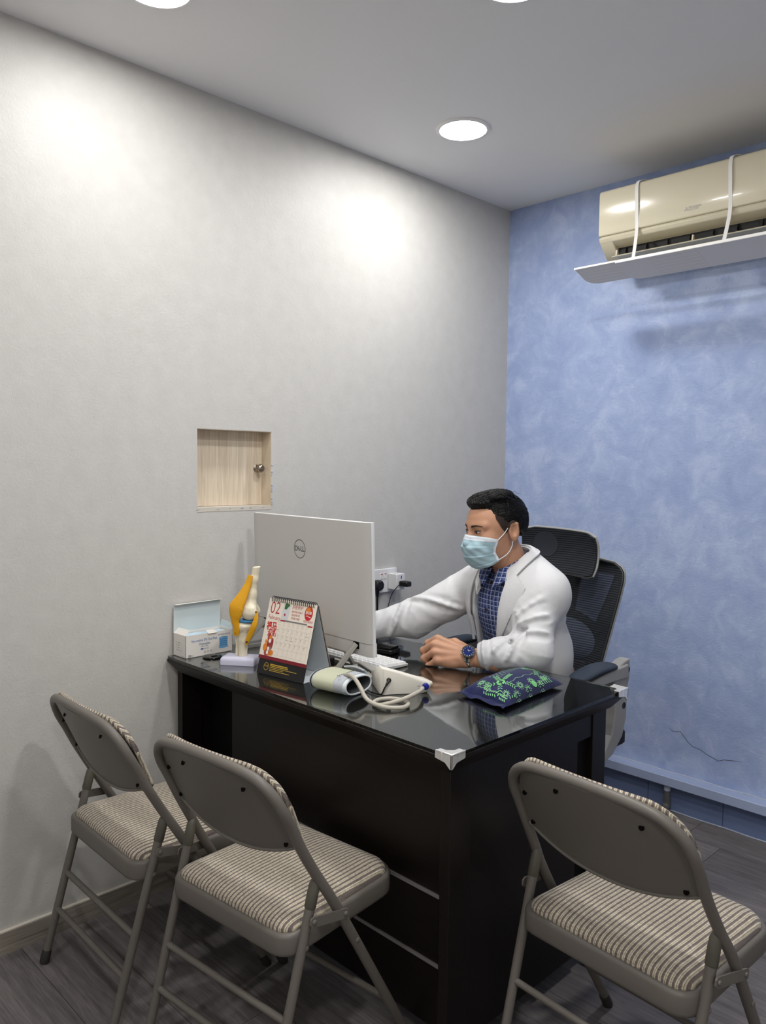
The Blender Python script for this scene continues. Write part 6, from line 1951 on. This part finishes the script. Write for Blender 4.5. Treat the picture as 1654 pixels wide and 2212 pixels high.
# trousers and shoes
hT = 0.009
lo = np.array((0.53, -1.36, 0.02)); p = grid_pts(lo, (0.98, -0.60, 0.66), hT)
tr_ = s_ell(p, (0.752, -0.80, 0.585), (0.175, 0.135, 0.085))
for s in (-1, 1):
    k_ = (0.752 + s * 0.105, -1.165, 0.555)
    tr_ = s_un(tr_, s_cap(p, (0.752 + s * 0.085, -0.82, 0.585), k_, 0.080, 0.066), 0.03)
    tr_ = s_un(tr_, s_cap(p, k_, (0.752 + s * 0.10, -1.17, 0.09), 0.062, 0.050), 0.02)
sdf_mesh('trousers', tr_, lo, hT, MATS['trouser_dark'], ps, origin=PO)
lo = np.array((0.55, -1.42, -0.01)); p = grid_pts(lo, (0.95, -1.08, 0.14), 0.007)
for s in (-1, 1):
    x0 = 0.752 + s * 0.10
    sd = s_un(s_ell(p, (x0, -1.29, 0.038), (0.045, 0.095, 0.038)), s_ell(p, (x0, -1.185, 0.052), (0.040, 0.065, 0.052)), 0.03)
    sd = s_int(sd, -(p[..., 2] - 0.001), 0.004)
    sdf_mesh('shoe', sd, lo, 0.007, MATS['shoe_black'], ps, origin=PO)

# ---------------- wristwatch
wt = WL + np.array((0.004, 0.002, 0.0))
axw = -dxL
dzw = norm(dzL - dxL * (dxL @ dzL)); ryw = np.cross(dxL, dzw)
wa = bpy.data.objects.new('wristwatch', None); COL.objects.link(wa); wa.parent = ps
wa.location = tuple(wt - PO)
Fw = frame((0, 0, 0), tuple(ryw), tuple(axw), tuple(np.cross(ryw, axw)))
if np.dot(np.cross(ryw, axw), dzw) < 0:
    Fw = frame((0, 0, 0), tuple(-ryw), tuple(axw), tuple(np.cross(-ryw, axw)))
ra, rb = 0.0300, 0.0285
for k in range(22):
    a = math.radians(42 + (360 - 84) * k / 21) + PI / 2
    da = math.radians((360 - 84) / 21) * 0.46
    c = (ra * math.cos(a), 0, rb * math.sin(a) - 0.003)
    M = Fw @ T(*c) @ RY(-a + PI / 2)
    l_ = MB(M).box((0, 0, 0), (2 * da * ra, 0.0185 - 0.002 * math.sin(PI * k / 21), 0.0032)).build('band_link', MATS['steel'], wa, smooth=20, bevel=0.0007)
    MB(M).box((0, 0, 0.0002), (2 * da * ra * 0.9, 0.0065, 0.0036)).build('centre_link', MATS['dark_steel'], l_, smooth=20, bevel=0.0006)
cz_ = rb + 0.0005
Mc = Fw @ T(0, 0, cz_ - 0.0035)
MB(Mc).lathe([(0.018, -0.003), (0.0205, 0.0), (0.0212, 0.004), (0.0205, 0.0075), (0.0188, 0.0090), (0.0168, 0.0086), (0.0164, 0.0075)], 36).build('case', MATS['steel'], wa, smooth=40)
MB(Mc).ring((0, 0, 0.00925), 0.0162, 0.0196, 36).build('bezel', MATS['board_black'], wa, smooth=0)
dl = MB(Mc).disc((0, 0, 0.0080), 0.0166, 36).build('dial', MATS['watch_blue'], wa, smooth=0)
b = MB(Mc)
for k in range(12):
    a = 2 * PI * k / 12
    b.disc((0.0142 * math.cos(a), 0.0142 * math.sin(a), 0.0083), 0.0011, 8)
for a, l_ in ((2.2, 0.012), (3.6, 0.008)):
    b.add([(0.0008 * math.cos(a + PI / 2), 0.0008 * math.sin(a + PI / 2), 0.0085), (-0.0008 * math.cos(a + PI / 2), -0.0008 * math.sin(a + PI / 2), 0.0085), (l_ * math.cos(a), l_ * math.sin(a), 0.0085)], [(0, 1, 2)])
b.build('markers', MATS['watch_white'], dl, smooth=0)
for a in (-0.55, 0.0, 0.55):
    q = (0.0222 * math.sin(a) * 1.0, -0.0222 * math.cos(a), 0.0035)
    MB(Mc @ T(*q) @ RX(PI / 2)).lathe([(0.0022, -0.001), (0.0022, 0.0022), (0.0012, 0.0028)], 10).build('pusher', MATS['steel'], wa)
